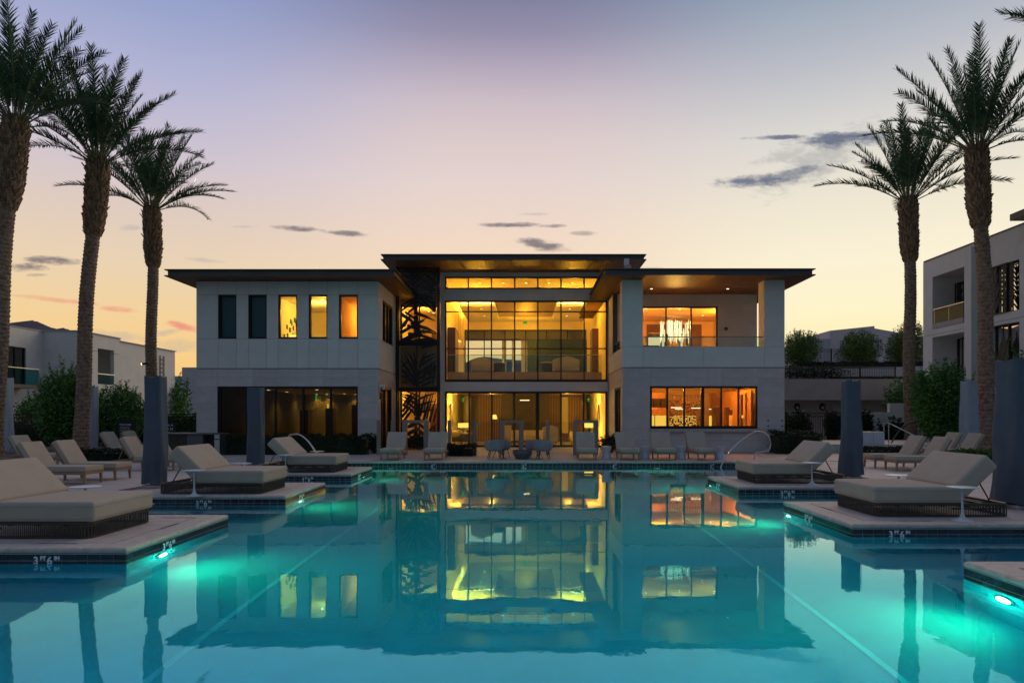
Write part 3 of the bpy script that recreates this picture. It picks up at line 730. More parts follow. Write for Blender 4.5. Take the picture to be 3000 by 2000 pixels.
panels(house, 'facade_panel', M_panel, [32.4, 34.0], [SILL + .01, 6.0, 7.31], RX0, RX0 + .018, axis='x')
panels(house, 'stone_panel', M_stone, [YW + .02, 29.7, 31.7, 34.0], [0, 1.4, 2.82, wz(1077.5)], RX0 + .006, RX0 + .019, sh, axis='x', gap=.005)
window(house, 29.7, 31.7, 0, 2.82, RX0 + .04, mull=[30.7], fw=.08, glass=M_glassdark, axis='x')
q = MB(); q.box(RX1 - .24, RX1 - .02, YW + .24, 40.5, 0, SILL - .02); q.box(RX1 - .24, RX1 - .02, 32.4, 40.5, SILL - .02, 7.32); q.box(RX0 + .02, RX1 - .24, 40.3, 40.5, 0, 3.8)
wall([(PX(1953, 39), PX(1961, 39), 4.4, 6.3), (PX(1987, 39), PX(2004, 39), 4.4, 6.3), (PX(2009, 39), PX(2018, 39), 4.4, 6.3), (PX(1899, 39), PX(1949, 39), 4.5, 6.25)], RX0 + .02, RX1 - .24, 3.8, 7.32, 40.3, 40.5, mb=q); q.build('outer_wall', M_stucco, house)
q = MB(); q.box(RX1 - .019, RX1, YW + .019, 40.5, 0, SILL); q.build('side_cladding', M_panel, house)
# loggia: parapet caps, floor, piers, recessed wall
q = MB(); q.box(RX0, RX1, YW - .005, YW + .26, SILL, SILL + .02); q.build('parapet_cap', M_stucco, house)
q = MB(); q.box(RX0 + .24, RX1 - .24, YW + .24, 32.5, 3.62, 3.9); q.build('balcony_floor', M_paver, house)
for a, b in ((wx(1822.8), wx(1883.4)), (wx(2239), RX1)):
    q = MB(); q.box(a, b, YW, YW + .72, SILL + .02, 7.32); q.build('pier', M_panel, house)
bh = [(4.75, 9.12, 3.9, 6.74)]
wall(bh, RX0 + .24, RX1 - .24, 3.9, 7.32, 32.4, 32.62).build('recessed_wall', M_stucco, house)
window(house, 4.75, 9.12, 3.9, 6.74, 32.42, mull=[PX(1951.9, 32.4), PX(2025.6, 32.4)], fw=.07)
# balcony balustrade
q = MB(); q.box(wx(1884) + .02, wx(2239) - .02, YW + .10, YW + .112, SILL + .03, 4.90); q.build('glass_balustrade', M_glassrail, house)
q = MB(); q.box(wx(1884), wx(2239), YW + .085, YW + .127, 4.90, 4.935); q.build('balustrade_rail', M_post, house)
q = MB(); q.box(RX0 + .1, RX0 + .112, 29.72, 32.4, SILL + .03, 4.9); q.build('glass_balustrade', M_glassrail, house)
q = MB(); q.box(RX0 + .08, RX0 + .13, 29.72, 32.4, 4.90, 4.935); q.build('balustrade_rail', M_post, house)
q = MB(); q.box(PX(2122, 32.4), PX(2131, 32.4), 32.34, 32.4, 5.62, 5.75); q.build('alarm_box', M_wood, house)
q = MB(); q.rbox(PX(2066, 32.4), PX(2079, 32.4), 32.28, 32.4, 6.98, 7.2, .02); q.build('wall_speaker', M_stucco, house)
for px in (1909, 2132): downlight(PX(px, 31.0), 31.0, 7.318, 6, (1, .6, .25))
for yy in (1231, 1247):
    for px in (2250, 2291):
        q = MB(); q.lathe([(.03, 0), (.03, .03), (.012, .04)], 10); Mx = Matrix.Translation((wx(px), YW, wz(yy))) @ Matrix.Rotation(R(90), 4, 'X'); q.v = [tuple(Mx @ Vector(v)) for v in q.v]; q.build('anchor_stud', M_black, house)
# upper room with chandelier
room('lounge', RX0 + .26, RX1 - .26, 32.65, 39.0, 3.9, 6.95, M_orange, mc=M_orange, backholes=[(PX(1953, 39), PX(1961, 39), 4.4, 6.3), (PX(1987, 39), PX(2004, 39), 4.4, 6.3), (PX(2009, 39), PX(2018, 39), 4.4, 6.3), (PX(1899, 39), PX(1949, 39), 4.5, 6.25)])
q = MB(); q.box(PX(1895, 38.9), PX(1899, 38.9), 38.86, 38.94, 3.95, 6.75); q.box(PX(1899, 38.9), PX(2017, 38.9), 38.86, 38.94, 6.3, 6.75); q.box(PX(2020, 38.9), PX(2055, 38.9), 38.86, 38.94, 3.95, 6.75); q.box(PX(1949, 38.9), PX(1953, 38.9), 38.86, 38.94, 3.95, 6.3); q.box(PX(1961, 38.9), PX(1987, 38.9), 38.86, 38.94, 3.95, 5.5); q.build('dark_door_surround', M_wood, house)
for px, yy in ((1893, 34.2), (1991, 34.4), (2092, 34.2), (2059, 36.5)): downlight(PX(px, yy), yy, 6.918, 20, ORG)
lamp('POINT', 'room_lamp', (5.2, 34.0, 6.3), 80 * BR, ORG, .15, parent=house)
lamp('POINT', 'room_lamp', (9.9, 35.0, 6.2), 70 * BR, ORG, .15, parent=house)
ch = thing('chandelier', 'rectangular chandelier of glowing glass rods hanging in the upper lounge', 'chandelier', (PX(1976, 34.6), 34.6, 6.6))
q = MB(); q.box(PX(1934, 34.6), PX(2018, 34.6), 34.3, 34.9, 6.55, 6.58); q.build('ceiling_plate', M_steel, ch)
rods = []
for k_ in range(4):
    q = MB(); q.lathe([(.004, .0), (.0145, -.02), (.0145, -.45 - .06 * k_), (.004, -.47 - .06 * k_)], 8); rods.append(q.mesh('glass_rod', E_rod, smooth=True))
rs = random.Random(5)
for i in range(74):
    x = PX(rs.uniform(1937, 2015), 34.6); low = rs.random() < .5
    o = put('glass_rod', rs.choice(rods), (x, rs.uniform(34.32, 34.88), 6.42 - rs.random() * .18 if not low else 5.98 - rs.random() * .15), ch)
lamp('POINT', 'chandelier_glow', (PX(1976, 34.6), 34.25, 6.0), 90 * BR, (1, .52, .10), .2, parent=ch)
# kitchen bar behind the ground window
room('kitchen', RX0 + .26, RX1 - .26, YW + .27, 35.5, 0, 3.12, M_orange, mc=M_orange)
def bx(name, px0, px1, py0, py1, Y, d, m):
    q = MB(); q.box(PX(px0, Y), PX(px1, Y), Y, Y + d, PZ(py1, Y), PZ(py0, Y)); return q.build(name, m, house)
bx('wall_cabinet', 1906, 1948, 1150, 1167, 33.4, .3, M_woodlt)
for a, b in ((1907, 1914), (1917, 1934), (1937, 1952)): bx('dark_cabinet_door', a, b, 1167, 1193, 33.4, .3, M_darkfab)
bx('cabinet_base', 1906, 1953, 1194, 1215, 33.3, .4, M_woodlt)
bx('lit_splashback', 1906, 1917, 1216.5, 1248, 33.6, .05, E_back); bx('lit_splashback', 1920, 1952, 1216.5, 1248, 33.6, .05, E_back)
bx('backlit_panel', 1962, 2040, 1217, 1250, 34.3, .05, E_back)
lat = MB(); rs = random.Random(9); Yl = 33.0
for i in range(25):
    x = PX(1961 + i * 4.1, Yl); lat.box(x - .009, x + .009, Yl, Yl + .03, .9, PZ(1156, Yl))
for j in range(34):
    z = .95 + j * .058 + rs.uniform(-.006, .006)
    if z > 2.0 and j % 4: continue
    lat.box(PX(1961, Yl) + (j % 2) * .01, PX(2060, Yl), Yl + .005, Yl + .025, z - .008, z + .008)
for i in range(190):
    cx_, cz_ = rs.randint(0, 23), rs.randint(0, 22); x = PX(1961 + cx_ * 4.1, Yl); z = .95 + cz_ * .058
    lat.box(x, x + .066, Yl + .008, Yl + .022, z, z + .058)
lat.build('lattice_screen', M_wood, house)
for a, b, y_ in ((1966, 1997, 1193.5), (2026, 2054, 1195), (1978, 2004, 1198), (2078, 2084, 1198)):
    q = MB(); q.box(PX(a, 31.6), PX(b, 31.6), 31.6, 31.64, PZ(y_ + 1, 31.6), PZ(y_ - 1, 31.6)); q.build('linear_pendant', E_strip, house)
for i in range(13): bx('hanging_glass', 1962 + i * 7.3, 1964.5 + i * 7.3, 1157, 1166, 32.0, .05, M_glassrail)
def skew(name, pts, m):    # a cabinet wall running back at an angle: (px, Y) pairs, z0, z1
    (pa, Ya), (pb, Yb), z0, z1 = pts; xa, xb = PX(pa, Ya), PX(pb, Yb); q = MB()
    q.hexa([(xa, Ya, z0), (xb, Yb, z0), (xb + .1, Yb + .1, z0), (xa + .1, Ya + .1, z0)], [(xa, Ya, z1), (xb, Yb, z1), (xb + .1, Yb + .1, z1), (xa + .1, Ya + .1, z1)]); return q.build(name, m, house)
skew('wood_panel_wall', ((2084, 34.8), (2200, 30.4), .03, 2.72), M_woodlt)
bx('tall_cabinet', 2098, 2112, 1193, 1250, 33.6, .4, M_wood); bx('tall_cabinet', 2126, 2138, 1193, 1250, 32.6, .3, M_wood)
bx('wall_oven', 2139, 2152, 1200, 1214, 32.3, .2, M_darkfab); bx('oven_cabinet', 2139, 2152, 1216, 1250, 32.3, .2, M_cream)
bx('lit_niche', 2079, 2085, 1217, 1250, 34.0, .1, E_back); bx('glass_cabinet', 2172, 2182, 1156, 1250, 31.2, .2, M_darkfab); bx('lit_niche', 2173.5, 2181, 1216, 1224, 31.15, .04, E_back)
bx('oak_pier', 2183, 2207, 1150, 1250, 30.8, .2, M_woodlt)
lamp('POINT', 'room_lamp', (6.2, 31.6, 2.75), 62 * BR, ORG, .12, parent=house)
lamp('POINT', 'room_lamp', (9.0, 31.2, 2.75), 52 * BR, ORG, .12, parent=house)
for px, yy in ((1994, 31.2), (2013, 31.2), (2082, 32), (2130, 32)): downlight(PX(px, yy), yy, 3.088)

# ---- centre block
CX0, CX1, YC = -4.25, 4.10, 34.0
c0, c1 = PX(1303, YC), 4.08
H = [(c0, c1, PZ(847, YC), PZ(810, YC)), (c0, c1, PZ(1118.3, YC), PZ(880, YC)), (c0, c1, 0, PZ(1146, YC))]
wall(H, CX0, CX1, 0, 8.70, YC, YC + .22).build('front_wall', M_stucco, house)
mu = [PX(p, YC) for p in (1371.7, 1439.6, 1507.8, 1575.8, 1643.7, 1711.6)]
window(house, *H[0], YC + .02, mull=mu, fw=.075)
window(house, *H[1], YC + .02, mull=mu, trans=[PZ(912.3, YC), PZ(1020.7, YC)], fw=.075, bot=.12)
window(house, *H[2], YC + .02, mull=[PX(p, YC) for p in (1374.8, 1440.5, 1506.5, 1574.5, 1643.5, 1709.5)], thick=[PX(1574.5, YC)], fw=.10, bot=.10)
q = MB(); q.box(-6.24, CX0, 34.0, 34.22, 5.3 - 2.3, 5.28); q.build('spandrel_wall', M_dimwall, house)
q = MB(); q.box(-6.24, CX0, 34.0, 34.22, 7.05, 8.70); q.build('spandrel_wall', M_dimwall, house)
q = MB(); q.box(CX0 - .12, CX0 + .001, 34.22, 38, 0, 8.7); q.box(-6.4, -6.24, 33.98, 38, 0, 8.7); q.build('tower_wall', M_cream, house)
window(house, -6.24, CX0 - .0, 5.28, 7.05, 34.06, mull=[-5.3], fw=.07); window(house, -6.24, CX0, 0, 3.0, 34.06, mull=[-5.3], fw=.07)
q = MB(); q.box(-6.24, CX0 - .12, 37.9, 38.0, 0, 8.7); q.box(-6.24, CX0 - .12, 34.22, 38, 3.0, 3.7); q.box(-6.24, CX0 - .12, 34.22, 38, 7.1, 7.3); q.build('tower_interior', M_orange, house)
q = MB(); q.box(-5.0, -4.5, 36.4, 36.6, 3.72, 6.0); q.box(-5.1, -4.6, 36.4, 36.6, 0, 2.2); q.build('dark_door', M_wood, house)
for px, py in ((1246.9, 909), (1250.7, 929), (1261, 939)): downlight(PX(px, 35.5), 35.2 + (py - 909) * .05, 7.09)
lamp('POINT', 'room_lamp', (-5.3, 35.3, 6.6), 30 * BR, (1, .50, .05), .1, parent=house)
lamp('POINT', 'room_lamp', (-5.3, 35.3, 2.5), 26 * BR, (1, .50, .05), .1, parent=house)
# hall shell
Yb = 45.0
BX0, BX1 = PX(1361, Yb), PX(1720, Yb)
bw = [(BX0, BX1, 3.9, PZ(965.5, Yb))]
q = MB(); q.box(CX0, CX0 + .14, YC + .22, Yb + .2, 0, 8.7); q.box(CX1 - .1, CX1 + .06, YC + .22, Yb + .2, 0, 8.7); wall(bw, CX0 + .14, CX1 - .1, 0, 8.7, Yb, Yb + .2, mb=q); q.build('hall_wall', M_cream, house)
q = MB(); q.box(CX0 + .14, CX1 - .1, YC + .22, Yb, 8.52, 8.60); q.build('hall_ceiling', M_ceil, house)
q = MB(); q.box(CX0 + .14, CX1 - .1, YC + .22, Yb, 2.95, 3.22); q.box(CX0 + .14, CX1 - .1, 35.9, Yb, 3.22, 3.86); q.build('hall_floor', M_floorin, house)
# dropped ceiling island with coves, and the hammered metal panel
q = MB()
for x0, x1 in ((-3.76, -1.75), (1.75, 3.76)): q.box(x0, x1, 38.6, Yb - .02, 7.74, 7.98)
q.box(-1.75, 1.75, 43.6, Yb - .02, 7.74, 7.98); q.build('dropped_ceiling', M_ceil, house)
q = MB(); q.box(-1.7, 1.7, 37.0, 43.5, 7.86, 7.92); q.build('hammered_ceiling_panel', M_silver, house)
q = MB()
for x0, x1 in ((-3.7, -1.8), (1.8, 3.7)): q.box(x0, x1, 38.55, 38.59, 7.90, 7.99)
for s in (-1, 1): q.box(s * 3.72, s * 3.68, 38.8, 44.8, 7.985, 8.02)
q.build('cove_light', E_cove, house)
for s in (-1, 1):
    lamp('AREA', 'cove_wash', (s * 2.75, 38.5, 8.05), 90 * BR, HALL, 1.8, (R(180 - 35), 0, 0), .08, parent=house)
    lamp('AREA', 'cove_wash', (s * 3.8, 41.5, 8.02), 70 * BR, HALL, .08, (0, R(180 + s * 35), 0), 6.0, parent=house)
    for yy in (39.5, 40.7, 42.3): downlight(s * 2.55, yy, 7.738, 13, WARM)
    lamp('POINT', 'hall_lamp', (s * 2.6, 36.9, 7.1), 75 * BR, HALL, .1, parent=house)
lamp('POINT', 'hall_lamp', (0, 42.5, 6.6), 85 * BR, HALL, .1, parent=house)
for px in (1406, 1474, 1541, 1609, 1677): downlight(PX(px, 35.8), 35.8, 8.518, 9)
# rear glazing of the hall, framed columns, door, cabinets, pendants
window(house, BX0, BX1, 3.9, PZ(965.5, Yb), Yb + .02, mull=[BX0 + (BX1 - BX0) * f for f in (.16, .33, .5, .67, .84)], trans=[PZ(994, Yb)], fw=.07)
q = MB()
for a, b in ((1471, 1483), (1500, 1510), (1527, 1546), (1575, 1583), (1599, 1611)): q.box(PX(a, 46.5), PX(b, 46.5), 46.4, 46.6, 3.4, 8.7)
q.build('rear_column', M_stucco, house)
q = MB(); q.box(PX(1545, 44.6), BX1, 44.7, 44.72, 3.9, PZ(995, 44.7)); q.build('reflection_blind', mat('blue_reflection_blind', (.012, .04, .10), .6), house)  # blue sheet stands in for the dark reflection in the rear glass
q = MB(); q.box(BX0, BX1, 45.4, 46.4, PZ(993, 45.4), 7.8); q.build('rear_soffit', M_dimwall, house)
q = MB(); q.box(CX0 + .15, CX0 + .55, 35.9, 37.6, 3.86, PZ(956, 35.5)); q.build('walnut_cabinet', M_wood, house)
q = MB(); q.box(CX1 - .46, CX1 - .11, 37.4, 38.6, 3.86, PZ(956, 36.5)); q.build('walnut_cabinet', M_wood, house)
for x_, y_ in ((PX(1344, 37.6), 37.6), (PX(1348, 37.9), 37.9)):
    q = MB(); q.tube([(x_, y_, 5.75), (x_, y_, 8.5)], .008, 5); q.build('pendant_cord', M_black, house)
    q = MB(); q.lathe([(.02, .12), (.07, .03), (.09, 0)], 14, (x_, y_, 5.63)); q.build('pendant_shade', E_shade, house)
q = MB(); q.box(CX0 + .15, CX1 - .11, 35.86, 35.872, 3.86, 4.74); q.build('glass_balustrade', M_glassrail, house)
q = MB(); q.box(CX0 + .15, CX1 - .11, 35.845, 35.887, 4.74, 4.765); q.build('balustrade_rail', M_steel, house)
def exit_sign(px, py, Y, w, h_, label, narrow=False):
    th = thing('exit_sign', label, 'exit sign', (PX(px, Y), Y, PZ(py, Y)), 'green exit signs')
    q = MB(); q.box(PX(px, Y) - w / 2, PX(px, Y) + w / 2, Y, Y + .04, PZ(py, Y) - h_ / 2, PZ(py, Y) + h_ / 2); q.build('sign_box', E_exit, th)
    me = text_mesh('lettering', 'EXIT', h_ * .8, M_black, .003, 'CENTER', .003)
    if narrow: me.transform(Matrix.Scale(.35, 4, (1, 0, 0)))
    put('lettering', me, (PX(px, Y), Y - .004, PZ(py, Y) - h_ * .28), th, (R(90), 0, 0))
exit_sign(1538.5, 945, 44.0, .24, .16, 'green EXIT sign hanging high in the middle of the upper hall')
exit_sign(926, 1165, 38.0, .08, .22, 'green exit sign behind the dark ground floor windows on the left', True)
exit_sign(1356, 1171, 38.6, .07, .19, 'green exit sign at the left end of the ground floor lounge', True)
exit_sign(1724, 1171, 38.6, .06, .19, 'green exit sign at the right end of the ground floor lounge', True)
exit_sign(1267, 1142, 35.6, .18, .10, 'green exit sign behind the black palm screen')
# ground floor lounge
q = MB(); q.box(CX0 + .14, CX1 - .1, YC + .22, Yb, -.03, .0); q.build('lounge_floor', M_floorin, house)
q = MB(); q.box(-3.4, 3.3, 36.2, 43, 2.78, 2.94); q.build('ceiling_tray', M_wood, house)
q = MB(); q.box(CX0 + .14, CX1 - .1, YC + .22, Yb, 2.90, 2.945); q.build('lounge_ceiling', M_ceil, house)
q = MB(); q.box(PX(1400, 42), PX(1712, 42), 42.0, 42.2, 0, 2.9); q.build('lounge_back_wall', M_wood, house)
q = MB(); q.box(-.018, .018, -.03, .03, 0, 2.85); sl = q.mesh('wood_slat', M_woodlt)
for i in range(64): put('wood_slat', sl, (PX(1404, 41.9) + i * .1, 41.95, .02), house)
for i in range(8): downlight(-3.2 + i * .9, 35.1 + (i % 2) * .4, 2.898)
fl_ = thing('floor_lamp', 'slim floor lamp with a lit cone shade in the lounge', 'lamp', (PX(1448, 37.4), 37.4, 0)); X = PX(1448, 37.4)
q = MB(); q.lathe([(.13, 0), (.13, .02), (.012, .04), (.012, 1.45)], 12, (X, 37.4, 0)); q.build('stand', M_black, fl_); q = MB(); q.lathe([(.17, 1.38), (.11, 1.62)], 18, (X, 37.4, 0)); q.build('lamp_shade', E_shade, fl_, smooth=True)
q = MB(); q.box(PX(1470, 40), PX(1610, 40), 40.0, 40.4, 0, 2.9); q.build('fireplace_wall', M_darkfab, house)
for a, b in ((1365, 1372), (1643, 1664)): q = MB(); q.box(PX(a, 41.8), PX(b, 41.8), 41.8, 41.9, .5, 2.7); q.build('lit_wall_panel', M_cream, house)
for s, x in ((-1, CX0 + .2), (1, CX1 - .16)):
    q = MB(); q.box(x - .03, x + .03, 36.9, 37.7, .95, 2.2); q.build('wall_relief', M_dimwall, house)
    lamp('POINT', 'wall_glow', (x - s * .3, 37.3, 2.3), 32 * BR, WARM, .06, parent=house)
    lamp('POINT', 'wall_glow', (x - s * .3, 36.3, .9), 26 * BR, WARM, .06, parent=house)
for px in (1365, 1706): downlight(PX(px, 35.6), 35.6, 2.898, 40)
lamp('POINT', 'hall_lamp', (-1.9, 38.6, 2.3), 24 * BR, (1, .62, .05), .1, parent=house); lamp('POINT', 'hall_lamp', (2.4, 38.6, 2.3), 24 * BR, (1, .62, .05), .1, parent=house)
q = MB(); q.box(PX(1523, 38), PX(1551, 38), 38, 38.04, PZ(1173, 38), PZ(1171, 38)); q.build('linear_pendant', E_strip, house)
def drum_lamp(x, y, z, label):
    th = thing('table_lamp', label, 'lamp', (x, y, z))
    q = MB(); q.lathe([(.17, 0), (.17, .24)], 24, (x, y, z + .26)); q.build('lamp_shade', E_shade, th, smooth=True)
    q = MB(); q.lathe([(.07, 0), (.07, .02), (.02, .04), (.045, .13), (.015, .26)], 12, (x, y, z)); q.build('lamp_base', M_steel, th, smooth=True)
    lamp('POINT', 'bulb', (x, y - .25, z + .5), 5, (1, .6, .12), .05, parent=th)
tb = thing('console_table', 'low cream console under the two lit lamps at the left of the lounge', 'table', (-3.05, 35.6, 0))
q = MB(); q.box(-3.4, -2.7, 35.4, 35.8, .62, .68); q.build('table_top', M_cream, tb)
for x in (-3.37, -2.76): q = MB(); q.box(x, x + .03, 35.45, 35.75, 0, .62); q.build('leg', M_black, tb)
drum_lamp(PX(1351, 35.6), 35.6, .68, 'left one of the pair of lit drum lamps in the lounge'); drum_lamp(PX(1363, 35.7), 35.85, .68, 'right one of the pair of lit drum lamps in the lounge')
tb = thing('console_table', 'low cream console under the lit lamps at the right of the lounge', 'table', (3.0, 35.6, 0))
q = MB(); q.box(2.55, 3.45, 35.4, 35.8, .62, .68); q.build('table_top', M_cream, tb)
for x in (2.58, 3.4): q = MB(); q.box(x, x + .03, 35.45, 35.75, 0, .62); q.build('leg', M_black, tb)
drum_lamp(PX(1720, 35.6), 35.6, .68, 'left one of the two lit lamps behind the right timber frame'); drum_lamp(PX(1733, 35.7), 35.7, .68, 'right one of the two lit lamps behind the right timber frame')
def sofa(x, y, z, w, name, label, m, high=.8, cat='sofa', legs=True, arch=0.0):
    th = thing(name, label, cat, (x, y, z))
    q = MB(); q.rbox(x - w / 2, x + w / 2, y, y + .85, z + .16, z + .44, .05, 2); q.build('seat', m, th, smooth=True)
    q = MB(); n = 14; poly = [(x - w / 2, z + .4)] + [(x - w / 2 + w * i / n, z + high - arch + arch * math.sin(math.pi * i / n)) for i in range(n + 1)] + [(x + w / 2, z + .4)]
    q.prism(poly, 'y', y - .16, y + .02); q.build('backrest', m, th)
    for s in (-1, 1): q = MB(); q.rbox(x + s * (w / 2 - .09) - .08, x + s * (w / 2 - .09) + .08, y, y + .8, z + .3, z + .62, .04, 2); q.build('armrest', m, th, smooth=True)
    for sx in (-1, 1):
        for yy in (y + .05, y + .75): q = MB(); q.tube([(x + sx * (w / 2 - .1), yy, z), (x + sx * (w / 2 - .14), yy, z + .18)], .015, 6, .02); q.build('leg', M_wood, th)
    return th
sofa(PX(1413, 37.0), 37.0, 3.86, 1.25, 'sofa', 'cream sofa with curved back behind the upper glass, left one', M_sofafab, .86, arch=.16)
sofa(PX(1658, 37.0), 37.0, 3.86, 1.45, 'sofa', 'cream sofa with curved back behind the upper glass, right one', M_sofafab, .90, arch=.18)
for px, lab in ((1462, 'dark round side table beside the left upper sofa'), (1602, 'dark round side table beside the right upper sofa')):
    th = thing('side_table', lab, 'table', (PX(px, 37.4), 37.4, 3.86)); x = PX(px, 37.4)
    q = MB(); q.lathe([(.28, 0), (.30, .02), (.30, .52), (.22, .56)], 20, (x, 37.4, 3.88)); q.build('table_drum', M_darkfab, th)
    q = MB(); q.lathe([(.32, 0), (.32, .03)], 20, (x, 37.4, 4.46)); q.build('table_top', M_cream, th)
sofa(PX(1483, 36.4), 36.4, 0, .55, 'armchair', 'tall backed cream armchair left of the middle post in the lounge', M_sofafab, 1.05, 'chair')
sofa(PX(1612, 36.4), 36.4, 0, .85, 'armchair', 'tall backed cream armchair right of the dark middle mullion', M_sofafab, 1.05, 'chair', arch=.12)
sofa(PX(1545, 38.6), 38.6, 0, 1.9, 'sofa', 'long pale sofa with cushions in the middle of the ground floor lounge', M_sofafab, .75)
sofa(PX(1350, 36.3), 36.5, 0, 1.0, 'sofa', 'dark sofa below the lamps at the left of the lounge', M_darkfab, .8)
sofa(PX(1690, 37.5), 37.5, 0, .8, 'armchair', 'low cream armchair in front of the yellow wall in the lounge', M_sofafab, .7, 'chair')
q = MB(); q.lathe([(.3, 0), (.36, .1), (.30, .32), (.1, .36)], 18, (10.2, 31.4, 3.9)); o = q.build('planter_bowl', M_darkfab, None, smooth=True); tag(o, 'dark round pot standing at the right end of the upper balcony', 'pot')
th = thing('balcony_sofa', 'dark covered outdoor sofa behind the balcony glass', 'sofa', (5.6, 30.6, 3.9))
q = MB(); q.rbox(4.6, 6.35, 30.3, 31.1, 4.1, 4.45, .06, 2); q.build('seat', M_darkfab, th, smooth=True)
q = MB(); q.rbox(4.6, 6.1, 30.9, 31.15, 4.3, 4.75, .08, 2); q.build('backrest', M_darkfab, th, smooth=True)
for x in (4.7, 6.2):
    for y in (30.4, 31.0): q = MB(); q.tube([(x, y, 3.9), (x, y, 4.12)], .02, 6); q.build('leg', M_black, th)

# ---- black palm-leaf screen in front of the stair tower
scr = thing('palm_leaf_screen', 'tall black cut metal screen with palm leaf pattern between the left and middle blocks', 'screen', (-5.15, 32.8, 0), 'palm leaf screens')
def strokes(mb, x0, x1, z0, z1, Y, lines, th=.03, fx=None):
    """tapered bars; lines in the unit square (u,v) of the panel: (u0,v0,u1,v1,w0,w1)"""
    W_, H_ = x1 - x0, z1 - z0
    for i, (u0, v0, u1, v1, w0, w1) in enumerate(lines):
        a = Vector((x0 + u0 * W_, z0 + v0 * H_)); b = Vector((x0 + u1 * W_, z0 + v1 * H_))
        # keep inside the panel
        for _ in range(12):
            if x0 <= b.x <= x1 and z0 <= b.y <= z1: break
            b = a + (b - a) * .85
        d = (b - a)
        if d.length < .02: continue
        d.normalize(); n = Vector((-d.y, d.x)); o = i * .0007 % .012; mid = (a + b) / 2 + n * (d.x * .03)
        poly = [a + n * w0, mid + n * (w0 * .95), b + n * w0 * .25, b - n * w0 * .15, mid - n * (w0 * .75), a - n * w0 * .8]
        if fx:
            vs = [fx(p.x, p.y, o) for p in poly] + [fx(p.x, p.y, th + o) for p in poly]; N = len(poly)
            mb.add(vs, [tuple(range(N)), tuple(range(2 * N - 1, N - 1, -1))] + [(k2, k2 + N, (k2 + 1) % N + N, (k2 + 1) % N) for k2 in range(N)])
        else: mb.prism([(p.x, p.y) for p in poly], 'y', Y + o, Y + th + o)
def palm_leaf(base, tip, n, ln, ang, w, bend=0.0, seed=0, asp=1.0):
    rs = random.Random(seed); out = []; b = Vector(base); t_ = Vector(tip); d = t_ - b; nrm = Vector((-d.y, d.x))
    P = lambda s: b + d * s + nrm * bend * 4 * s * (1 - s)
    for i in range(6): p, q_ = P(i / 6), P((i + 1.05) / 6); out.append((p.x, p.y, q_.x + (q_.x - p.x) * .3, q_.y + (q_.y - p.y) * .3, w * .9, 0))
    for i in range(n):
        s = .06 + .9 * i / n; p = P(s); dd = (P(min(1, s + .05)) - p).normalized()
        for sg in (-1, 1):
            a = sg * R(ang + rs.uniform(-6, 6)); c_, s_ = math.cos(a), math.sin(a); v = Vector((dd.x * c_ - dd.y * s_ * 1.0, dd.x * s_ + dd.y * c_))
            l = ln * (1 - .45 * s) * rs.uniform(.85, 1.1); e = p + Vector((v.x, v.y / asp)) * l
            out.append((p.x, p.y, e.x, e.y, w, 0))
    return out
sx0, sx1, sy = PX(1166, 32.8), PX(1284, 32.8), 32.8
zb = [0.0, 2.83, 5.08, 7.36, 8.69]
SK = [ # strokes of the cut-out pattern (x0, y0, x1, y1, width) in pixels of an enlargement of the photograph
 (352,455,350,205,20),(350,260,238,212,17),(350,312,224,262,17),(350,362,240,322,17),(352,412,228,384,16),(352,455,240,440,16),(352,290,430,215,15),(352,345,440,262,15),(352,400,440,330,15),
 (548,600,520,420,22),(520,420,565,205,20),(556,262,478,212,15),(543,325,440,240,16),(532,384,420,300,16),(524,436,400,368,16),(535,480,420,430,16),(540,300,590,262,14),(532,360,590,330,14),(528,420,590,400,14),
 (362,478,228,545,20),(362,500,222,600,20),(360,560,270,640,16),(395,462,552,612,22),(430,450,560,560,18),(372,505,470,560,16),(545,600,560,455,20),(360,455,362,640,18),
 (236,628,380,735,24),(380,735,560,800,22),(352,612,552,690,22),(228,768,312,640,18),(222,806,452,686,22),(286,735,420,790,20),(420,790,560,815,18),(226,884,452,786,22),(296,812,560,866,20),(230,934,446,826,22),(340,905,560,862,22),(420,930,560,902,18),(380,640,395,930,14),(362,640,362,935,18),
 (360,1290,362,985,24),(356,1282,228,1120,20),(356,1232,226,1040,20),(356,1165,262,985,18),(356,1110,318,985,16),(300,1220,226,1200,15),(290,1160,226,1165,15),(262,1100,224,1104,14),(290,1270,230,1255,14),
 (384,1290,404,1120,22),(404,1120,452,978,18),(398,1180,560,1060,18),(404,1110,560,1010,18),(430,1040,560,985,16),(394,1232,560,1130,18),(390,1268,560,1200,18),(470,1110,420,1290,16),(520,1075,478,1290,16),(556,1100,524,1290,15),(430,1290,560,1250,14),
 (372,1560,374,1325,26),(372,1600,372,1560,24),(368,1400,236,1352,17),(368,1445,240,1372,17),(368,1492,240,1402,17),(368,1540,240,1446,17),(250,1470,330,1340,16),(245,1520,362,1350,16),(240,1572,366,1408,16),(244,1620,366,1470,16),
 (400,1620,404,1325,20),(410,1560,470,1330,18),(440,1620,520,1340,18),(500,1620,560,1400,18),(404,1400,560,1345,16),(404,1460,560,1420,16),(404,1530,560,1500,16),(540,1620,590,1480,16),
 (372,2000,372,1600,26),(368,1640,238,1700,18),(368,1700,232,1770,18),(368,1760,232,1830,18),(368,1820,232,1890,18),(368,1880,236,1950,18),(368,1940,250,2000,18),(300,1672,240,1610,16),(300,1790,236,1740,16),(300,1910,236,1860,16),
 (376,1620,470,1700,18),(376,1680,500,1780,18),(376,1745,510,1840,18),(376,1810,510,1905,18),(376,1880,500,1970,18),(520,2000,560,1620,20),(470,2000,520,1700,16),(500,1700,590,1640,16),(510,1800,590,1740,16),(505,1900,590,1850,16)]
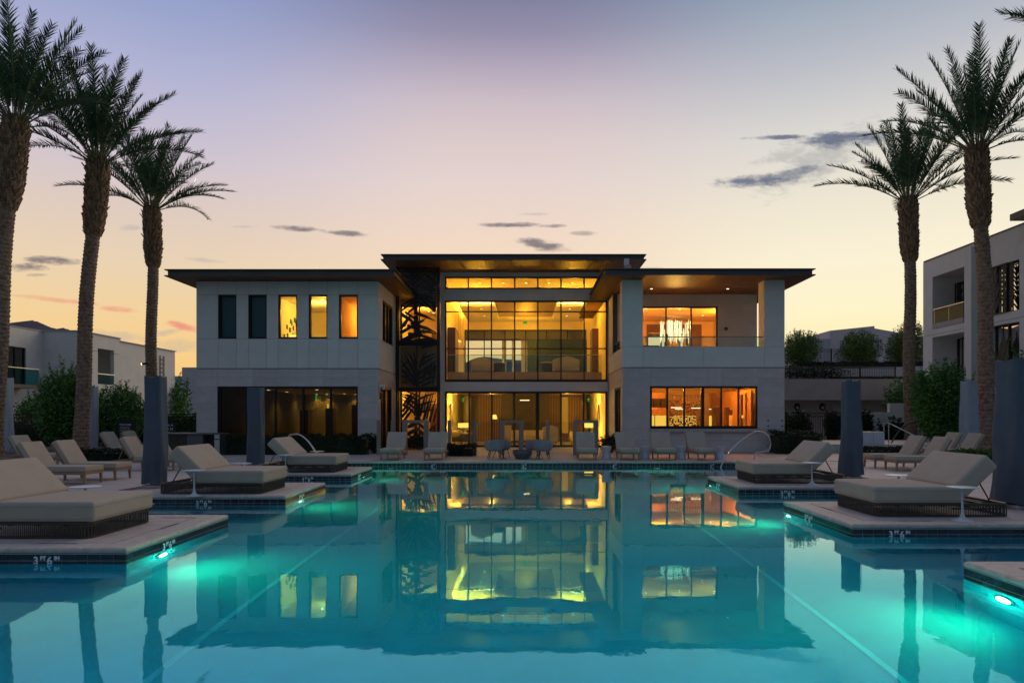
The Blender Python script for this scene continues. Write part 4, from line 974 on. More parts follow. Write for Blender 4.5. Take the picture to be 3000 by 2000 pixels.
def sk_lines(i):
    out = []
    for x0, y0, x1, y1, w in SK:
        def UV(x, y): return (PX(1100 + x / 3.136, sy) - sx0) / (sx1 - sx0), PZ(720 + y / 3.136, sy)
        (ua, za), (ub, zc) = UV(x0, y0), UV(x1, y1); zm = (za + zc) / 2
        if not zb[i] <= zm < zb[i + 1]: continue
        h_ = zb[i + 1] - zb[i]; cl = lambda z: min(.985, max(.0, (z - zb[i]) / h_))
        out.append((min(.98, max(.0, ua)), cl(za), min(.98, max(.02, ub)), cl(zc), w * .0040, 0))
    out += [(a + .085, b + .05 if b < .9 else b, c + .06, min(.985, d + .055), w * .62, 0) for a, b, c, d, w, _ in list(out) if abs(a - c) > .08 and a + .085 < .98 and c + .06 < .98]
    return out
lines = [sk_lines(i) for i in range(4)]
for i in range(4):
    q = MB(); a, b = zb[i] + .015, zb[i + 1] - .015
    q.box(sx0, sx0 + .06, sy, sy + .05, a, b); q.box(sx1 - .06, sx1, sy, sy + .05, a, b); q.box(sx0 + .06, sx1 - .06, sy + .002, sy + .048, a, a + .06); q.box(sx0 + .06, sx1 - .06, sy + .002, sy + .048, b - .06, b)
    q.box(sx0 + .86, sx0 + .92, sy + .06, sy + .10, a, b)
    strokes(q, sx0 + .03, sx1 - .03, a + .03, b - .03, sy + .006, lines[i])
    q.build('screen_panel', M_screen, scr)
for x0, x1 in ((-6.24, sx0 - .01), (sx1 + .01, -4.12)): q = MB(); q.box(x0, x1, sy - .02, sy + .14, 0, 8.69); q.build('screen_post', M_black, scr)
for z in (2.83, 5.08): q = MB(); q.box(sx0 - .01, sx1 + .01, sy + .11, sy + .3, z - .12, z + .10); q.build('floor_beam', M_black, scr)
# small fittings
th = thing('security_camera', 'white security camera on the inner corner of the left wing', 'camera', (wx(1112), 29.3, 2.8))
q = MB(); q.rbox(wx(1110), wx(1124), 29.1, 29.35, 2.78, 2.9, .02); q.build('camera_body', M_stool, th); q = MB(); q.lathe([(.05, 0), (.05, .08)], 12, (wx(1120), 29.2, 2.68)); q.build('camera_dome', M_stool, th)
q = MB(); q.box(wx(1112), wx(1118), YW - .03, YW + .006, 2.26, 2.55); tag(q.build('wall_plaque', M_wood), 'small dark plaque on the left wing beside its inner corner', 'plaque')
th = thing('roof_antenna', 'white antenna unit on a small lattice base on the right roof edge', 'antenna', (PX(1838, 29), 29, 7.6))
X = PX(1838, 29)
q = MB(); q.hexa([(X - .18, 28.85, 7.61), (X + .2, 28.85, 7.61), (X + .2, 29.15, 7.61), (X - .18, 29.15, 7.61)], [(X - .15, 28.9, 7.74), (X + .12, 28.9, 7.74), (X + .12, 29.1, 7.74), (X - .15, 29.1, 7.74)]); q.build('antenna_base', M_stool, th)
q = MB()
for dx_ in (-.1, -.02, .06, .14):
    q.tube([(X + dx_, 29, 7.74), (X + dx_, 29, 7.95)], .012, 6)
for z in (7.8, 7.87, 7.94): q.tube([(X - .1, 29, z), (X + .15, 29, z)], .01, 6)
q.build('antenna_lattice', M_stool, th); q = MB(); q.rbox(X - .14, X + .07, 28.93, 29.07, 7.95, 8.22, .03); q.build('antenna_head', M_stool, th)
# ================================================================ NEIGHBOURS, WALLS, TERRACES, HILLS
def extr(mb, x0, x1, y0, y1, z0, z1): mb.box(x0, x1, y0, y1, z0, z1)
M_softrail = glass_mat('soft_rail_glass', (.55, .80, .82), 1.04)
# left neighbour: stepped white house
ln = thing('white_house', 'white flat roofed house with balcony at the left, partly behind the palms', 'house', (-32, 44, 0))
op = [(45.8, 47.6, 3.7, 6.1)]
q = MB(); wall([(40.9, 42.5, 3.5, 5.77)], 34, 43.95, 0, 6.98, -31.35, -31.1, 'x', q); q.box(-45, -31.1, 43.95, 44.2, 0, 6.98)
wall(op, 43.95, 48.25, 0, 7.0, -28.95, -28.7, 'x', q); q.box(-31.1, -28.95, 43.95, 44.15, 0, 7.0); q.box(-45, -28.72, 48.25, 48.4, 0, 7.0)
q.box(-45, -28.72, 48.4, 55.9, 0, 6.81); q.box(-45, -28.9, 44.2, 48.2, 6.6, 6.9); q.box(-45, -31.3, 34, 43.9, 6.5, 6.9)
q.build('wall', M_stucco, ln)
q = MB(); q.box(-45, -31.05, 33.9, 43.9, 6.98, 7.03); q.box(-45, -28.62, 43.87, 48.3, 7.0, 7.06); q.box(-45, -28.62, 48.3, 56, 6.81, 6.87); q.build('roof_edge', M_farwall, ln)
q = MB(); q.box(-30.4, -30.35, 44.2, 48.2, 3.6, 6.6); q.box(-30.4, -28.95, 44.2, 48.2, 3.6, 3.7); q.box(-30.4, -28.95, 45.7, 45.8, 3.7, 6.1); q.build('balcony_recess', M_stucco, ln)
window(ln, 45.9, 47.5, 3.7, 5.9, -30.3, mull=[46.7], axis='x', glass=M_glassdark)
window(ln, 40.9, 42.5, 3.5, 5.77, -31.3, mull=[41.7], axis='x', glass=M_glassdark)
q = MB(); q.box(-31.1, -29.9, 38, 42.0, 3.22, 3.42); q.build('balcony_slab', M_fascia, ln)
q = MB(); q.box(-29.95, -29.94, 38, 41.97, 3.43, 4.38); q.box(-31.08, -29.95, 41.96, 41.97, 3.43, 4.38); q.build('glass_balustrade', M_softrail, ln)
q = MB(); q.box(-29.97, -29.92, 38, 42.0, 4.38, 4.42); q.build('handrail', M_steel, ln)
q = MB(); q.box(-28.72, -28.68, 45.8, 47.6, 4.36, 4.42); q.build('handrail', M_steel, ln)
q = MB(); q.box(-28.70, -28.69, 45.8, 47.6, 3.72, 4.36); q.build('glass_balustrade', M_softrail, ln)
q = MB()
for i in range(9): q.box(-28.70, -28.66, 53.6, 54.1, 3.3 + i * .33, 3.42 + i * .33)
q.box(-28.7, -28.64, 53.55, 53.6, 3.2, 6.3); q.box(-28.7, -28.64, 54.1, 54.15, 3.2, 6.3); q.build('louvre', M_post, ln)
q = MB(); q.box(-28.70, -28.69, 44.2, 55.8, 1.1, 1.12); q.box(-28.7, -28.69, 44.0, 48.2, 5.9 - .02, 5.9); q.build('render_joint', M_core, ln)
sp_ = thing('wall_spotlight', 'small lit spotlight strapped to the third left palm', 'spotlight', (-19.2, 35.0, 4.2))
q = MB(); q.tube([(-19.35, 35, 4.25), (-19.62, 34.9, 4.2)], .055, 10); q.build('lamp_body', M_black, sp_); q = MB(); q.tube([(-19.625, 34.9, 4.2), (-19.65, 34.89, 4.195)], .05, 10); q.build('lamp_lens', E_path, sp_)
# right neighbour: taller house with sliding palm screens
M_coat = glass_mat('coated_glass', (0.25, 0.28, 0.27), 1.5, extra=.28)
rn = thing('grey_house', 'tall grey rendered house with glass balcony and sliding palm screens at the right edge', 'house', (28, 34, 0))
X0 = 23.0
oh = [(35.8, 38.6, 6.45, 9.38), (35.8, 38.6, 3.0, 5.97), (31.8, 33.72, 6.5, 8.86), (31.8, 33.72, 3.0, 5.95)]
q = MB(); wall(oh, 27, 39.3, 0, 10.4, X0, X0 + .25, 'x', q); q.box(X0, 34, 39.3, 39.5, 0, 10.4); q.box(X0 - .32, X0 - .001, 34.75, 35.3, 0, 10.4 - .2); q.box(X0 + .3, 34, 27, 39.3, 10.1, 10.3); q.build('wall', M_stucco, rn)
q = MB(); q.box(X0 - .05, 34, 26.9, 39.4, 10.4, 10.46); q.build('roof_edge', M_fascia, rn)
q = MB(); q.box(23.3, 34, 24, 31.3, 10.3, 10.62); q.build('upper_storey', M_stucco, rn)
q = MB(); q.box(22.55, 34, 23, 31.8, 10.62, 10.92); q.build('roof', M_fascia, rn)
q = MB()
for y0, y1, z0, z1 in oh[:2]: q.box(X0 + .25, X0 + 1.5, y1, y1 + .1, z0, z1); q.box(X0 + .25, X0 + 1.5, y0 - .1, y0, z0, z1); q.box(X0 + .25, X0 + 1.5, y0, y1, z0 - .1, z0 + .02); q.box(X0 + .25, X0 + 1.5, y0, y1, z1, z1 + .1)
q.build('balcony_recess', M_stucco, rn)
q = MB(); q.box(X0 - .04, X0 + .25, 35.85, 38.55, 6.46, 6.72); q.build('balcony_slab', M_conc, rn)
for y0, y1, z0, z1, d in ((35.8, 38.6, 6.7, 9.0, 1.4), (35.8, 38.6, 3.0, 5.9, 1.4), (31.8, 33.72, 6.5, 8.86, .2), (31.8, 33.72, 3.0, 5.95, .2)):
    window(rn, y0, y1, z0, z1, X0 + d, mull=[(y0 + y1) / 2], trans=[z0 + .9] if d < 1 else [], axis='x', glass=M_coat, fw=.06)
q = MB(); q.box(X0 + .02, X0 + .03, 35.9, 37.2, 6.73, 7.52); q.box(X0 + .02, X0 + .03, 37.22, 38.5, 6.73, 7.52); q.build('glass_balustrade', M_glassdark, rn)
q = MB(); q.box(X0, X0 + .05, 35.85, 38.55, 7.52, 7.56); q.build('handrail', M_steel, rn)
def xscreen(y0, y1, z0, z1, X, ls, seed):
    q = MB(); f = .05
    q.box(X, X + .05, y0, y0 + f, z0, z1); q.box(X, X + .05, y1 - f, y1, z0, z1); q.box(X + .002, X + .048, y0 + f, y1 - f, z0, z0 + f); q.box(X + .002, X + .048, y0 + f, y1 - f, z1 - f, z1)
    strokes(q, y0 + .03, y1 - .03, z0 + .03, z1 - .03, 0, ls, fx=lambda u, v, w: (X + .008 + w, u, v)); return q.build('sliding_screen', M_screen, rn)
xscreen(32.55, 33.72, 6.5, 8.86, X0 - .08, palm_leaf((.7, .0), (.75, 1.0), 9, .62, 35, .05, .03, 21, 1.6) + palm_leaf((.1, 0), (.2, 1), 9, .5, 40, .045, 0, 22, 1.6), 1)
xscreen(32.2, 32.55, 6.5, 8.86, X0 - .02, palm_leaf((.5, .0), (.5, 1.0), 9, .7, 40, .045, .03, 23, 3), 1)
xscreen(32.4, 33.72, 3.0, 5.95, X0 - .08, palm_leaf((1.0, .1), (.1, .7), 9, .7, 50, .07, .12, 24, 1.4), 2)
xscreen(37.6, 38.5, 6.75, 9.0, X0 + 1.2, palm_leaf((.6, .0), (.6, 1.0), 9, .6, 40, .05, .03, 25, 1.6), 2); xscreen(36.9, 37.6, 6.75, 9.0, X0 + 1.3, palm_leaf((.6, .0), (.3, 1.0), 9, .6, 40, .06, .03, 26, 1.6), 2)
xscreen(36.9, 37.9, 3.0, 5.9, X0 + 1.2, palm_leaf((.8, .0), (.3, 1.0), 9, .6, 50, .06, .03, 27, 1.6), 2)
rl = MB(); rl.box(X0 - .003, X0 + .0, 27, 39.3, 6.12, 6.14); rl.build('render_joint', M_core, rn)

# retaining walls and terraces behind on the right
def solid(name, x0, x1, y0, y1, z0, z1, m, label, cat, kind=None):
    q = MB(); q.box(x0, x1, y0, y1, z0, z1); return tag(q.build(name, m), label, cat, kind=kind)
q = MB(); q.box(11.5, 25.4, 43.0, 44.0, 2.55, 3.88); q.box(11.5, 25.4, 44.3, 44.6, 0, 2.55); tag(q.build('retaining_wall', M_conc), 'long pale retaining wall with dark shadow gap beyond the right wing', 'wall')
structure(solid('terrace_ground', 11.5, 60, 44.6, 50.5, 0, 3.86, M_soil, None, None))
q = MB(); q.hexa([(19, 50.5, 3.8), (30, 50.5, 3.8), (30, 50.8, 3.8), (19, 50.8, 3.8)], [(19, 50.5, 4.92), (30, 50.5, 5.25), (30, 50.8, 5.25), (19, 50.8, 4.92)]); tag(q.build('terrace_wall', M_farwall), 'white sloping terrace wall behind the upper iron fence', 'wall')
structure(solid('upper_terrace_ground', 11.5, 90, 50.8, 110, 0, 5.2, M_ground, None, None))
q = MB(); q.box(17.9, 18.7, 35.9, 36.3, 0, 1.74); tag(q.build('shower_wall', M_stucco), 'pale shower pier with three dark knobs beside the iron fence', 'wall')
q = MB(); q.box(18.7, 19.2, 36, 36.25, 0, 1.75); q.box(19.2, 22.9, 36, 36.25, 0, 2.22); tag(q.build('garden_wall', M_stucco), 'stepped white garden wall behind the farther right palm', 'wall')
for i in range(3):
    q = MB(); q.lathe([(.035, 0), (.035, .05)], 8, (18.02 + i * .13, 35.86, 1.55)); tag(q.build('towel_hook', M_black), ('left', 'middle', 'right')[i] + ' one of three dark hooks on the pale shower pier', 'hook', 'hooks on the shower pier')
for px, lab in ((2334, 'left'), (2408, 'right')):
    x = PX(px, 44.3); th = thing('wall_light', f'{lab} one of two round dark wall lights under the retaining wall', 'wall lamp', (x, 44.3, 2.1), 'round wall lights')
    q = MB(); q.lathe([(.18, 0), (.18, .1), (.12, .13)], 18); Mx = Matrix.Translation((x, 44.3, 2.14)) @ Matrix.Rotation(R(90), 4, 'X') @ Matrix.Scale(1.35, 4, (0, 1, 0)); q.v = [tuple(Mx @ Vector(v)) for v in q.v]; q.build('lamp_housing', M_black, th)
    q = MB(); q.lathe([(.09, 0), (.07, .03)], 14); Mx = Matrix.Translation((x, 44.16, 2.08)) @ Matrix.Rotation(R(90), 4, 'X'); q.v = [tuple(Mx @ Vector(v)) for v in q.v]; q.build('lamp_glass', M_stool, th)
# raised spa terrace with curved front
poly = [(12.2, 33.5), (12.2, 28.6)] + [(12.2 + 8 * i / 10, 28.6 - .9 * math.sin(math.pi * (i / 10) * .5)) for i in range(1, 11)] + [(20.2, 33.5)]
q = MB(); q.prism(poly, 'z', 0, .37); tag(q.build('spa_terrace', M_coping), 'low raised stone spa terrace with curved front at the right', 'terrace')
th = thing('stone_block', 'square grey stone block standing on the raised spa terrace', 'block', (14.7, 29.2, .37))
q = MB(); q.rbox(14.2, 14.72, 28.9, 29.6, .372, .88, .01, 1); q.build('stone_half', M_stool, th); q = MB(); q.rbox(14.73, 15.2, 28.9, 29.6, .372, .88, .01, 1); q.build('stone_half', M_stool, th)
def rail(name, pts, r, label, cat='handrail', m=None):
    q = MB(); q.tube(pts, r, 10); return tag(q.build(name, m or M_steel, smooth=True), label, cat)
th = thing('step_handrail', 'angular steel handrail on the spa terrace steps at the right', 'handrail', (15.3, 28.5, .37))
q = MB(); q.tube([(14.85, 28.3, .78), (14.85, 28.3, 1.24), (15.05, 28.3, 1.26), (15.55, 27.3, .76), (15.55, 27.3, .5)], .022, 8); q.build('rail', M_steel, th, smooth=True)
for x, y, z0, z1 in ((15.05, 28.3, .372, 1.24), (15.5, 27.4, 0.002, .78)): q = MB(); q.tube([(x, y, z0), (x, y, z1)], .02, 8); q.build('post', M_steel, th)
def arc(p0, pts): return pts
def bez(a, b, c, d, n=14): return [tuple(Vector(a) * (1 - t_) ** 3 + Vector(b) * 3 * t_ * (1 - t_) ** 2 + Vector(c) * 3 * t_ * t_ * (1 - t_) + Vector(d) * t_ ** 3) for t_ in [i / n for i in range(n + 1)]]
rail('spa_handrail', bez((15.8, 29.5, .372), (16.2, 29.5, 1.1), (16.5, 29.5, 1.35), (17.2, 29.5, 1.4)), .03, 'dark curved spa handrail in front of the white garden wall', m=M_frame)
# pool handrails
rail('pool_handrail', bez((6.42, 22.85, -.5), (6.6, 22.9, .25), (7.3, 23.3, .78), (8.15, 24.2, 1.0)) + bez((8.15, 24.2, 1.0), (8.75, 24.6, 1.05), (8.95, 24.6, .6), (8.75, 24.6, .30))[1:] + [(8.3, 24.55, .22), (8.2, 24.5, .15), (8.2, 24.5, .0)], .024, 'steel pool handrail arching over the far right corner steps')
rail('pool_handrail', bez((-6.35, 21.6, -.5), (-6.6, 21.9, .25), (-7.1, 22.5, .85), (-7.9, 23.6, .93)) + [(-8.3, 24, .88), (-8.5, 24.1, .6), (-8.3, 24.1, .0)], .028, 'teal tinted pool handrail arching behind the farthest left daybed', m=M_steel)

def fence(name, x0, x1, Y, z0, z1, label, sp=.115, y1=None, post=2.3):
    y1 = Y if y1 is None else y1
    th = thing(name, label, 'fence', ((x0 + x1) / 2, Y, z0)); n = int(math.hypot(x1 - x0, y1 - Y) / sp)
    P = lambda t_: (x0 + (x1 - x0) * t_, Y + (y1 - Y) * t_)
    q = MB()
    for i in range(n + 1): x, y = P(i / n); q.box(x - .009, x + .009, y - .009, y + .009, z0 + .05, z1 - .03)
    tag(q.build('picket', M_black, th), kind='stuff')
    for z in (z0 + .12, z1 - .20, z1 - .03):
        a, b = P(0), P(1); q = MB(); q.hexa([(a[0], a[1] - .018, z), (b[0], b[1] - .018, z), (b[0], b[1] + .018, z), (a[0], a[1] + .018, z)], [(a[0], a[1] - .018, z + .035), (b[0], b[1] - .018, z + .035), (b[0], b[1] + .018, z + .035), (a[0], a[1] + .018, z + .035)]); q.build('rail', M_black, th)
    m = max(1, round(math.hypot(x1 - x0, y1 - Y) / post)); q = MB(); q.box(-.035, .035, -.035, .035, 0, z1 - z0 + .05); me = q.mesh('post', M_black)
    for i in range(m + 1): x, y = P(i / m); put('post', me, (x, y, z0), th)
    return th
fence('iron_fence', -26.5, -14.2, 34.6, 0, 1.66, 'black iron picket fence across the left garden')
fence('iron_fence', 11.4, 17.85, 35.5, 0.0, 1.70, 'black iron picket fence at ground level right of the clubhouse')
fence('iron_fence', 15.5, 25, 46.2, 3.86, 4.95, 'black iron fence standing on top of the retaining wall')
fence('iron_fence', 17.5, 26.5, 54.2, 5.2, 6.85, 'uppermost black iron fence behind the round shrubs')
# far house on the hill, small house behind the left one
fh = thing('far_house', 'distant pale lilac flat roofed house on the rise at the right', 'house', (38, 75, 5.2))
q = MB(); q.box(PX(2385, 75), PX(2432, 75), 75, 84, 5.2, 10.0); q.build('low_wing', M_farwall, fh)
q = MB(); q.hexa([(PX(2430, 75), 74.9, 5.2), (PX(2562, 71), 71, 5.2), (PX(2562, 71), 85, 5.2), (PX(2430, 75), 85, 5.2)], [(PX(2430, 75), 74.9, 10.9), (PX(2562, 71), 71, 10.9), (PX(2562, 71), 85, 10.9), (PX(2430, 75), 85, 10.9)]); q.build('main_block', M_farwall, fh)
q = MB(); q.hexa([(PX(2562, 71), 71.2, 5.2), (PX(2720, 80), 80, 5.2), (PX(2720, 80), 90, 5.2), (PX(2562, 71), 90, 5.2)], [(PX(2562, 71), 71.2, 10.7), (PX(2720, 80), 80, 10.7), (PX(2720, 80), 90, 10.7), (PX(2562, 71), 90, 10.7)]); q.build('right_wing', M_farwall, fh)
q = MB(); q.box(PX(2450, 74), PX(2700, 74), 70.3, 70.6, 5.2, 7.3); q.build('garden_parapet', M_farwall, fh)
fh = thing('distant_house', 'small distant blue grey house between the left house and the clubhouse', 'house', (-46, 90, 0))
q = MB(); q.box(-52, PX(533, 90), 90, 99, 0, 6.8); q.build('low_wing', M_farwall, fh); q = MB(); q.box(PX(533, 90), PX(640, 90), 90, 99, 0, 7.95); q.build('main_block', M_farwall, fh)
solid('boundary_wall', -27, -18, 58, 58.3, 0, 1.75, M_stucco, 'low white boundary wall seen between left house and clubhouse', 'wall')
# hills
def hill(name, pts, Y, depth, base=-5):
    mb = MB(); N = 60; vs = []; rs = random.Random(len(pts)); xs = [p[0] for p in pts]
    def prof(px):
        for (a, ya), (b, yb) in zip(pts, pts[1:]):
            if a <= px <= b: return ya + (yb - ya) * (px - a) / (b - a)
        return pts[-1][1]
    rows = 7
    for j in range(rows):
        f = math.sin(math.pi * j / (rows - 1)) ** .7 if j else 0
        for i in range(N + 1):
            px = xs[0] + (xs[-1] - xs[0]) * i / N; yy = Y + depth * (j / (rows - 1) - .5); h_ = PZ(prof(px), Y)
            vs.append((PX(px, Y), yy, base + (h_ - base) * f + (rs.uniform(-1, 1) * h_ * .012 if f > .3 else 0)))
    mb.add(vs, [(j * (N + 1) + i, j * (N + 1) + i + 1, (j + 1) * (N + 1) + i + 1, (j + 1) * (N + 1) + i) for j in range(rows - 1) for i in range(N)])
    return structure(mb.build(name, M_hill, fix=False))
hill('mountain', [(-60, 1010), (20, 968), (45, 955), (70, 944), (95, 940), (118, 945), (140, 953), (160, 965), (178, 963), (190, 961), (200, 967), (260, 1010), (300, 1090)], 2400, 900)
hill('desert_hill', [(1150, 1190), (1320, 1080), (1400, 1045), (1500, 1052), (1600, 1068), (1750, 1100), (1950, 1190)], 500, 200)
mo = MB(); n = 18; rr = 9.5; cx_, cz_ = PX(567, 3000), PZ(525, 3000); rr = 10.0; pts = []
for i in range(n + 1): a = R(-68 + 136 * i / n - 25); pts.append((cx_ + rr * math.cos(a), cz_ + rr * math.sin(a)))
for i in range(n + 1): a = R(68 - 136 * i / n); ca, sa = math.cos(a) * .68, math.sin(a); t_ = R(-25); pts.append((cx_ + rr * (ca * math.cos(t_) - sa * math.sin(t_)), cz_ + rr * (ca * math.sin(t_) + sa * math.cos(t_))))
mo.prism(pts, 'y', 3000, 3002); tag(mo.build('moon', E_moon), 'thin crescent moon just above a left palm frond', 'moon')
# ================================================================ FURNITURE
def make_daybed():
    th = thing('daybed', 'daybed', 'daybed', (0, 0, 0), 'wide cushioned daybeds on the peninsulas', world=False)
    L, Dp, H_ = 2.02, 1.36, .205
    def rect(z, r=.018, rad=.09):
        pts = []
        for cx, cy, a0 in ((L - rad, rad, -90), (L - rad, Dp - rad, 0), (rad, Dp - rad, 90), (rad, rad, 180)):
            for i in range(5): a = R(a0 + 22.5 * i); pts.append((cx + rad * math.cos(a), cy + rad * math.sin(a), z))
        return pts + [pts[0], pts[1]]
    q = MB(); q.tube(rect(.018), .018, 6); q.tube(rect(H_ - .012), .022, 6); q.build('base_frame', M_frame, th, smooth=True)
    # vertical rope strands round the base
    q = MB(); P = rect(0)[:-1]; acc = 0
    for a, b in zip(P, P[1:]):
        a, b = Vector(a[:2]), Vector(b[:2]); l = (b - a).length; n = max(1, round(l / .026)); d = (b - a) / n; nn = Vector((d.y, -d.x)).normalized()
        for i in range(n):
            c = a + d * (i + .5) + nn * .012; hw = .0082; u = d.normalized() * hw; w_ = nn * .008
            q.add([(*(c - u), .02), (*(c + w_), .02), (*(c + u), .02), (*(c - u), H_ - .015), (*(c + w_), H_ - .015), (*(c + u), H_ - .015)], [(0, 1, 4, 3), (1, 2, 5, 4)])
    tag(q.build('rope_weave', M_rope, th, fix=False), kind='stuff')
    q = MB()
    for x in (.35, .7, 1.05, 1.4, 1.75): q.box(x - .02, x + .02, .03, Dp - .03, H_ - .05, H_ - .02)
    q.build('cross_slat', M_frame, th)
    q = MB(); q.box(1.22, 1.95, .1, .13, .1, .125); q.box(1.22, 1.95, Dp - .13, Dp - .1, .1, .125); q.build('inner_rail', M_frame, th)
    q = MB(); q.rbox(-.045, 1.30, -.02, Dp + .02, H_ + .003, .465, .06, 4, puff=.012); q.build('seat_cushion', M_cush, th, smooth=True)
    sc_ = th.children[-1]; q = MB()
    for zz in (.262, .412): q.tube([(-.052, -.026, zz), (1.306, -.026, zz), (1.306, Dp + .026, zz), (-.052, Dp + .026, zz), (-.052, -.026, zz), (.1, -.026, zz)], .0055, 5)
    q.build('piping', M_pipe, sc_)
    Mx = Matrix.Translation((1.17, 0, .48)) @ Matrix.Rotation(R(-44), 4, 'Y')
    q = MB(); q.rbox(0, .70, -.02, Dp + .02, -.275, 0, .06, 4, M=Mx, puff=.012); q.build('back_cushion', M_cush, th, smooth=True)
    q = MB()
    for y in (.2, Dp - .2): q.tube([Mx @ Vector((.02, y, -.29)), Mx @ Vector((.62, y, -.29))], .014, 6); q.tube([Mx @ Vector((.42, y, -.29)), (1.92, y, .12)], .012, 6)
    q.tube([Mx @ Vector((.6, .1, -.292)), Mx @ Vector((.6, Dp - .1, -.292))], .014, 6); q.build('back_support', M_frame, th)
    return th
db = make_daybed(); db['label'] = 'nearest left daybed, its foot close to the corner of the stone peninsula'
db.location = (-5.50, 8.63 + 1.36, 0); db.rotation_euler = (0, 0, math.pi)
G_DB = 'wide cushioned daybeds on the peninsulas'
dup(db, (-5.26, 13.58 + 1.36, 0), math.pi, 'left daybed just right of the nearest dark closed umbrella')
dup(db, (-5.24, 18.72 + 1.36, 0), math.pi, 'farthest left daybed with the curved teal rail behind it')
dup(db, (5.40, 10.49, 0), 0, 'nearest right daybed beside the big closed umbrella')
dup(db, (5.27, 15.66, 0), 0, 'farther right daybed beside the slim dark umbrella')
def make_chaise(x0=0):
    th = thing('sun_lounger', 'x', 'sun lounger', (0, 0, 0), world=False); Wd = .68
    for x, y in ((.04, .035), (.04, Wd - .035), (1.25, .035), (1.25, Wd - .035)):
        q = MB(); s = .028
        q.hexa([(x - .016 - .012, y - .018, 0), (x + .010, y - .018, 0), (x + .010, y + .018, 0), (x - .028, y + .018, 0)], [(x - s, y - s, .27), (x + s, y - s, .27), (x + s, y + s, .27), (x - s, y + s, .27)]); q.build('leg', M_teak, th)
    q = MB(); q.box(-.0, 1.75, .0, .035, .225, .29); q.box(0, 1.75, Wd - .035, Wd, .225, .29); q.box(-.002, .034, .036, Wd - .036, .225, .29); q.box(1.715, 1.75, .036, Wd - .036, .225, .29); q.build('side_rail', M_teak, th)
    for i in range(9): q = MB(); q.box(.1 + i * .13, .18 + i * .13, .04, Wd - .04, .262, .282); q.build('slat', M_teak, th)
    q = MB(); q.rbox(-.01, 1.14, -.005, Wd + .005, .292, .415, .03, 3, puff=.008); q.build('seat_cushion', M_cush, th, smooth=True)
    Mx = Matrix.Translation((1.10, 0, .41)) @ Matrix.Rotation(R(-58), 4, 'Y')
    q = MB(); q.rbox(0, .66, -.005, Wd + .005, -.125, 0, .03, 3, M=Mx, puff=.008); q.build('back_cushion', M_cush, th, smooth=True)
    q = MB(); Bx = lambda a, b, c, d, e, f: q.add([tuple(Mx @ Vector(v)) for v in [(a, c, e), (b, c, e), (b, d, e), (a, d, e), (a, c, f), (b, c, f), (b, d, f), (a, d, f)]], [(0, 3, 2, 1), (4, 5, 6, 7), (0, 1, 5, 4), (1, 2, 6, 5), (2, 3, 7, 6), (3, 0, 4, 7)])
    Bx(-.02, .64, .0, .03, -.165, -.13); Bx(-.02, .64, Wd - .03, Wd, -.165, -.13); Bx(.60, .64, .031, Wd - .031, -.165, -.13); Bx(.3, .33, .031, Wd - .031, -.16, -.135)
    q.build('back_frame', M_teak, th)
    q = MB(); q.tube([Mx @ Vector((.4, .06, -.15)), (1.62, .06, .25)], .012, 6); q.tube([Mx @ Vector((.4, Wd - .06, -.15)), (1.62, Wd - .06, .25)], .012, 6); q.build('prop_bar', M_teak, th)
    return th
JR = random.Random(12)
ch0 = make_chaise()
GL, GR, GF = 'teak sun loungers on the left deck', 'teak sun loungers on the right deck', 'teak sun loungers along the far edge'
ch0.location = (-9.92, 15.36 + .68, 0); ch0.rotation_euler = (0, 0, math.pi); ch0['label'] = 'left deck lounger in front of all others there, foot towards the pool'; ch0['group'] = GL
for x, y, lab in ((-9.86, 16.42, 'left deck lounger second from the front, below the leaning palm trunk'), (-9.95, 19.3, 'left deck lounger just left of the nearest dark umbrella'), (-9.95, 20.75, 'left deck lounger mostly hidden behind the nearest dark umbrella'),
                  (-14.1, 20.6, 'back row lounger at the left frame edge by the pale umbrella'), (-14.2, 25.2, 'back row lounger beside the foot of the leaning palm, nearer one'), (-14.2, 26.6, 'back row lounger beside the foot of the leaning palm, farther one')):
    dup(ch0, (x, y + .68, 0), math.pi + JR.uniform(-.035, .035), lab, GL)
for x, y, lab in ((10.42, 19.2, 'right deck lounger nearest the big right daybed, foot towards the pool'), (10.38, 20.3, 'right deck lounger whose back stands left of the others'), (14.0, 23.1, 'back row right lounger touching the right palm trunk, nearer one'), (14.0, 24.3, 'back row right lounger behind the others, farther one')):
    dup(ch0, (x, y, 0), JR.uniform(-.03, .03), lab, GR)
for x, lab in ((-4.72, 'leftmost lounger of the row facing the far pool edge'), (-3.20, 'second lounger from the left on the far pool edge'), (2.14, 'first far lounger right of the fire bowl, in front of the right timber frame'),
               (3.63, 'far lounger at the inner corner of the right wing'), (4.90, 'far lounger below the left part of the kitchen window'), (6.29, 'rightmost far lounger below the kitchen window, by the arched rail')):
    dup(ch0, (x + .34, 23.68, 0), R(90) + JR.uniform(-.05, .05), lab, GF)
def make_tulip():
    th = thing('side_table', 'x', 'side table', world=False)
    q = MB(); q.lathe([(.15, 0), (.15, .008), (.10, .02), (.04, .05), (.017, .12), (.014, .30), (.018, .45), (.03, .488)], 24); q.build('pedestal', M_table, th, smooth=True)
    q = MB(); q.lathe([(.19, .488), (.212, .494), (.212, .502), (.19, .505)], 32); q.build('table_top', M_table, th, smooth=True); return th
tt = make_tulip(); tt.location = (6.46, 10.1, 0); tt['label'] = 'white pedestal table in front of the nearest right daybed'; tt['group'] = 'white pedestal side tables'
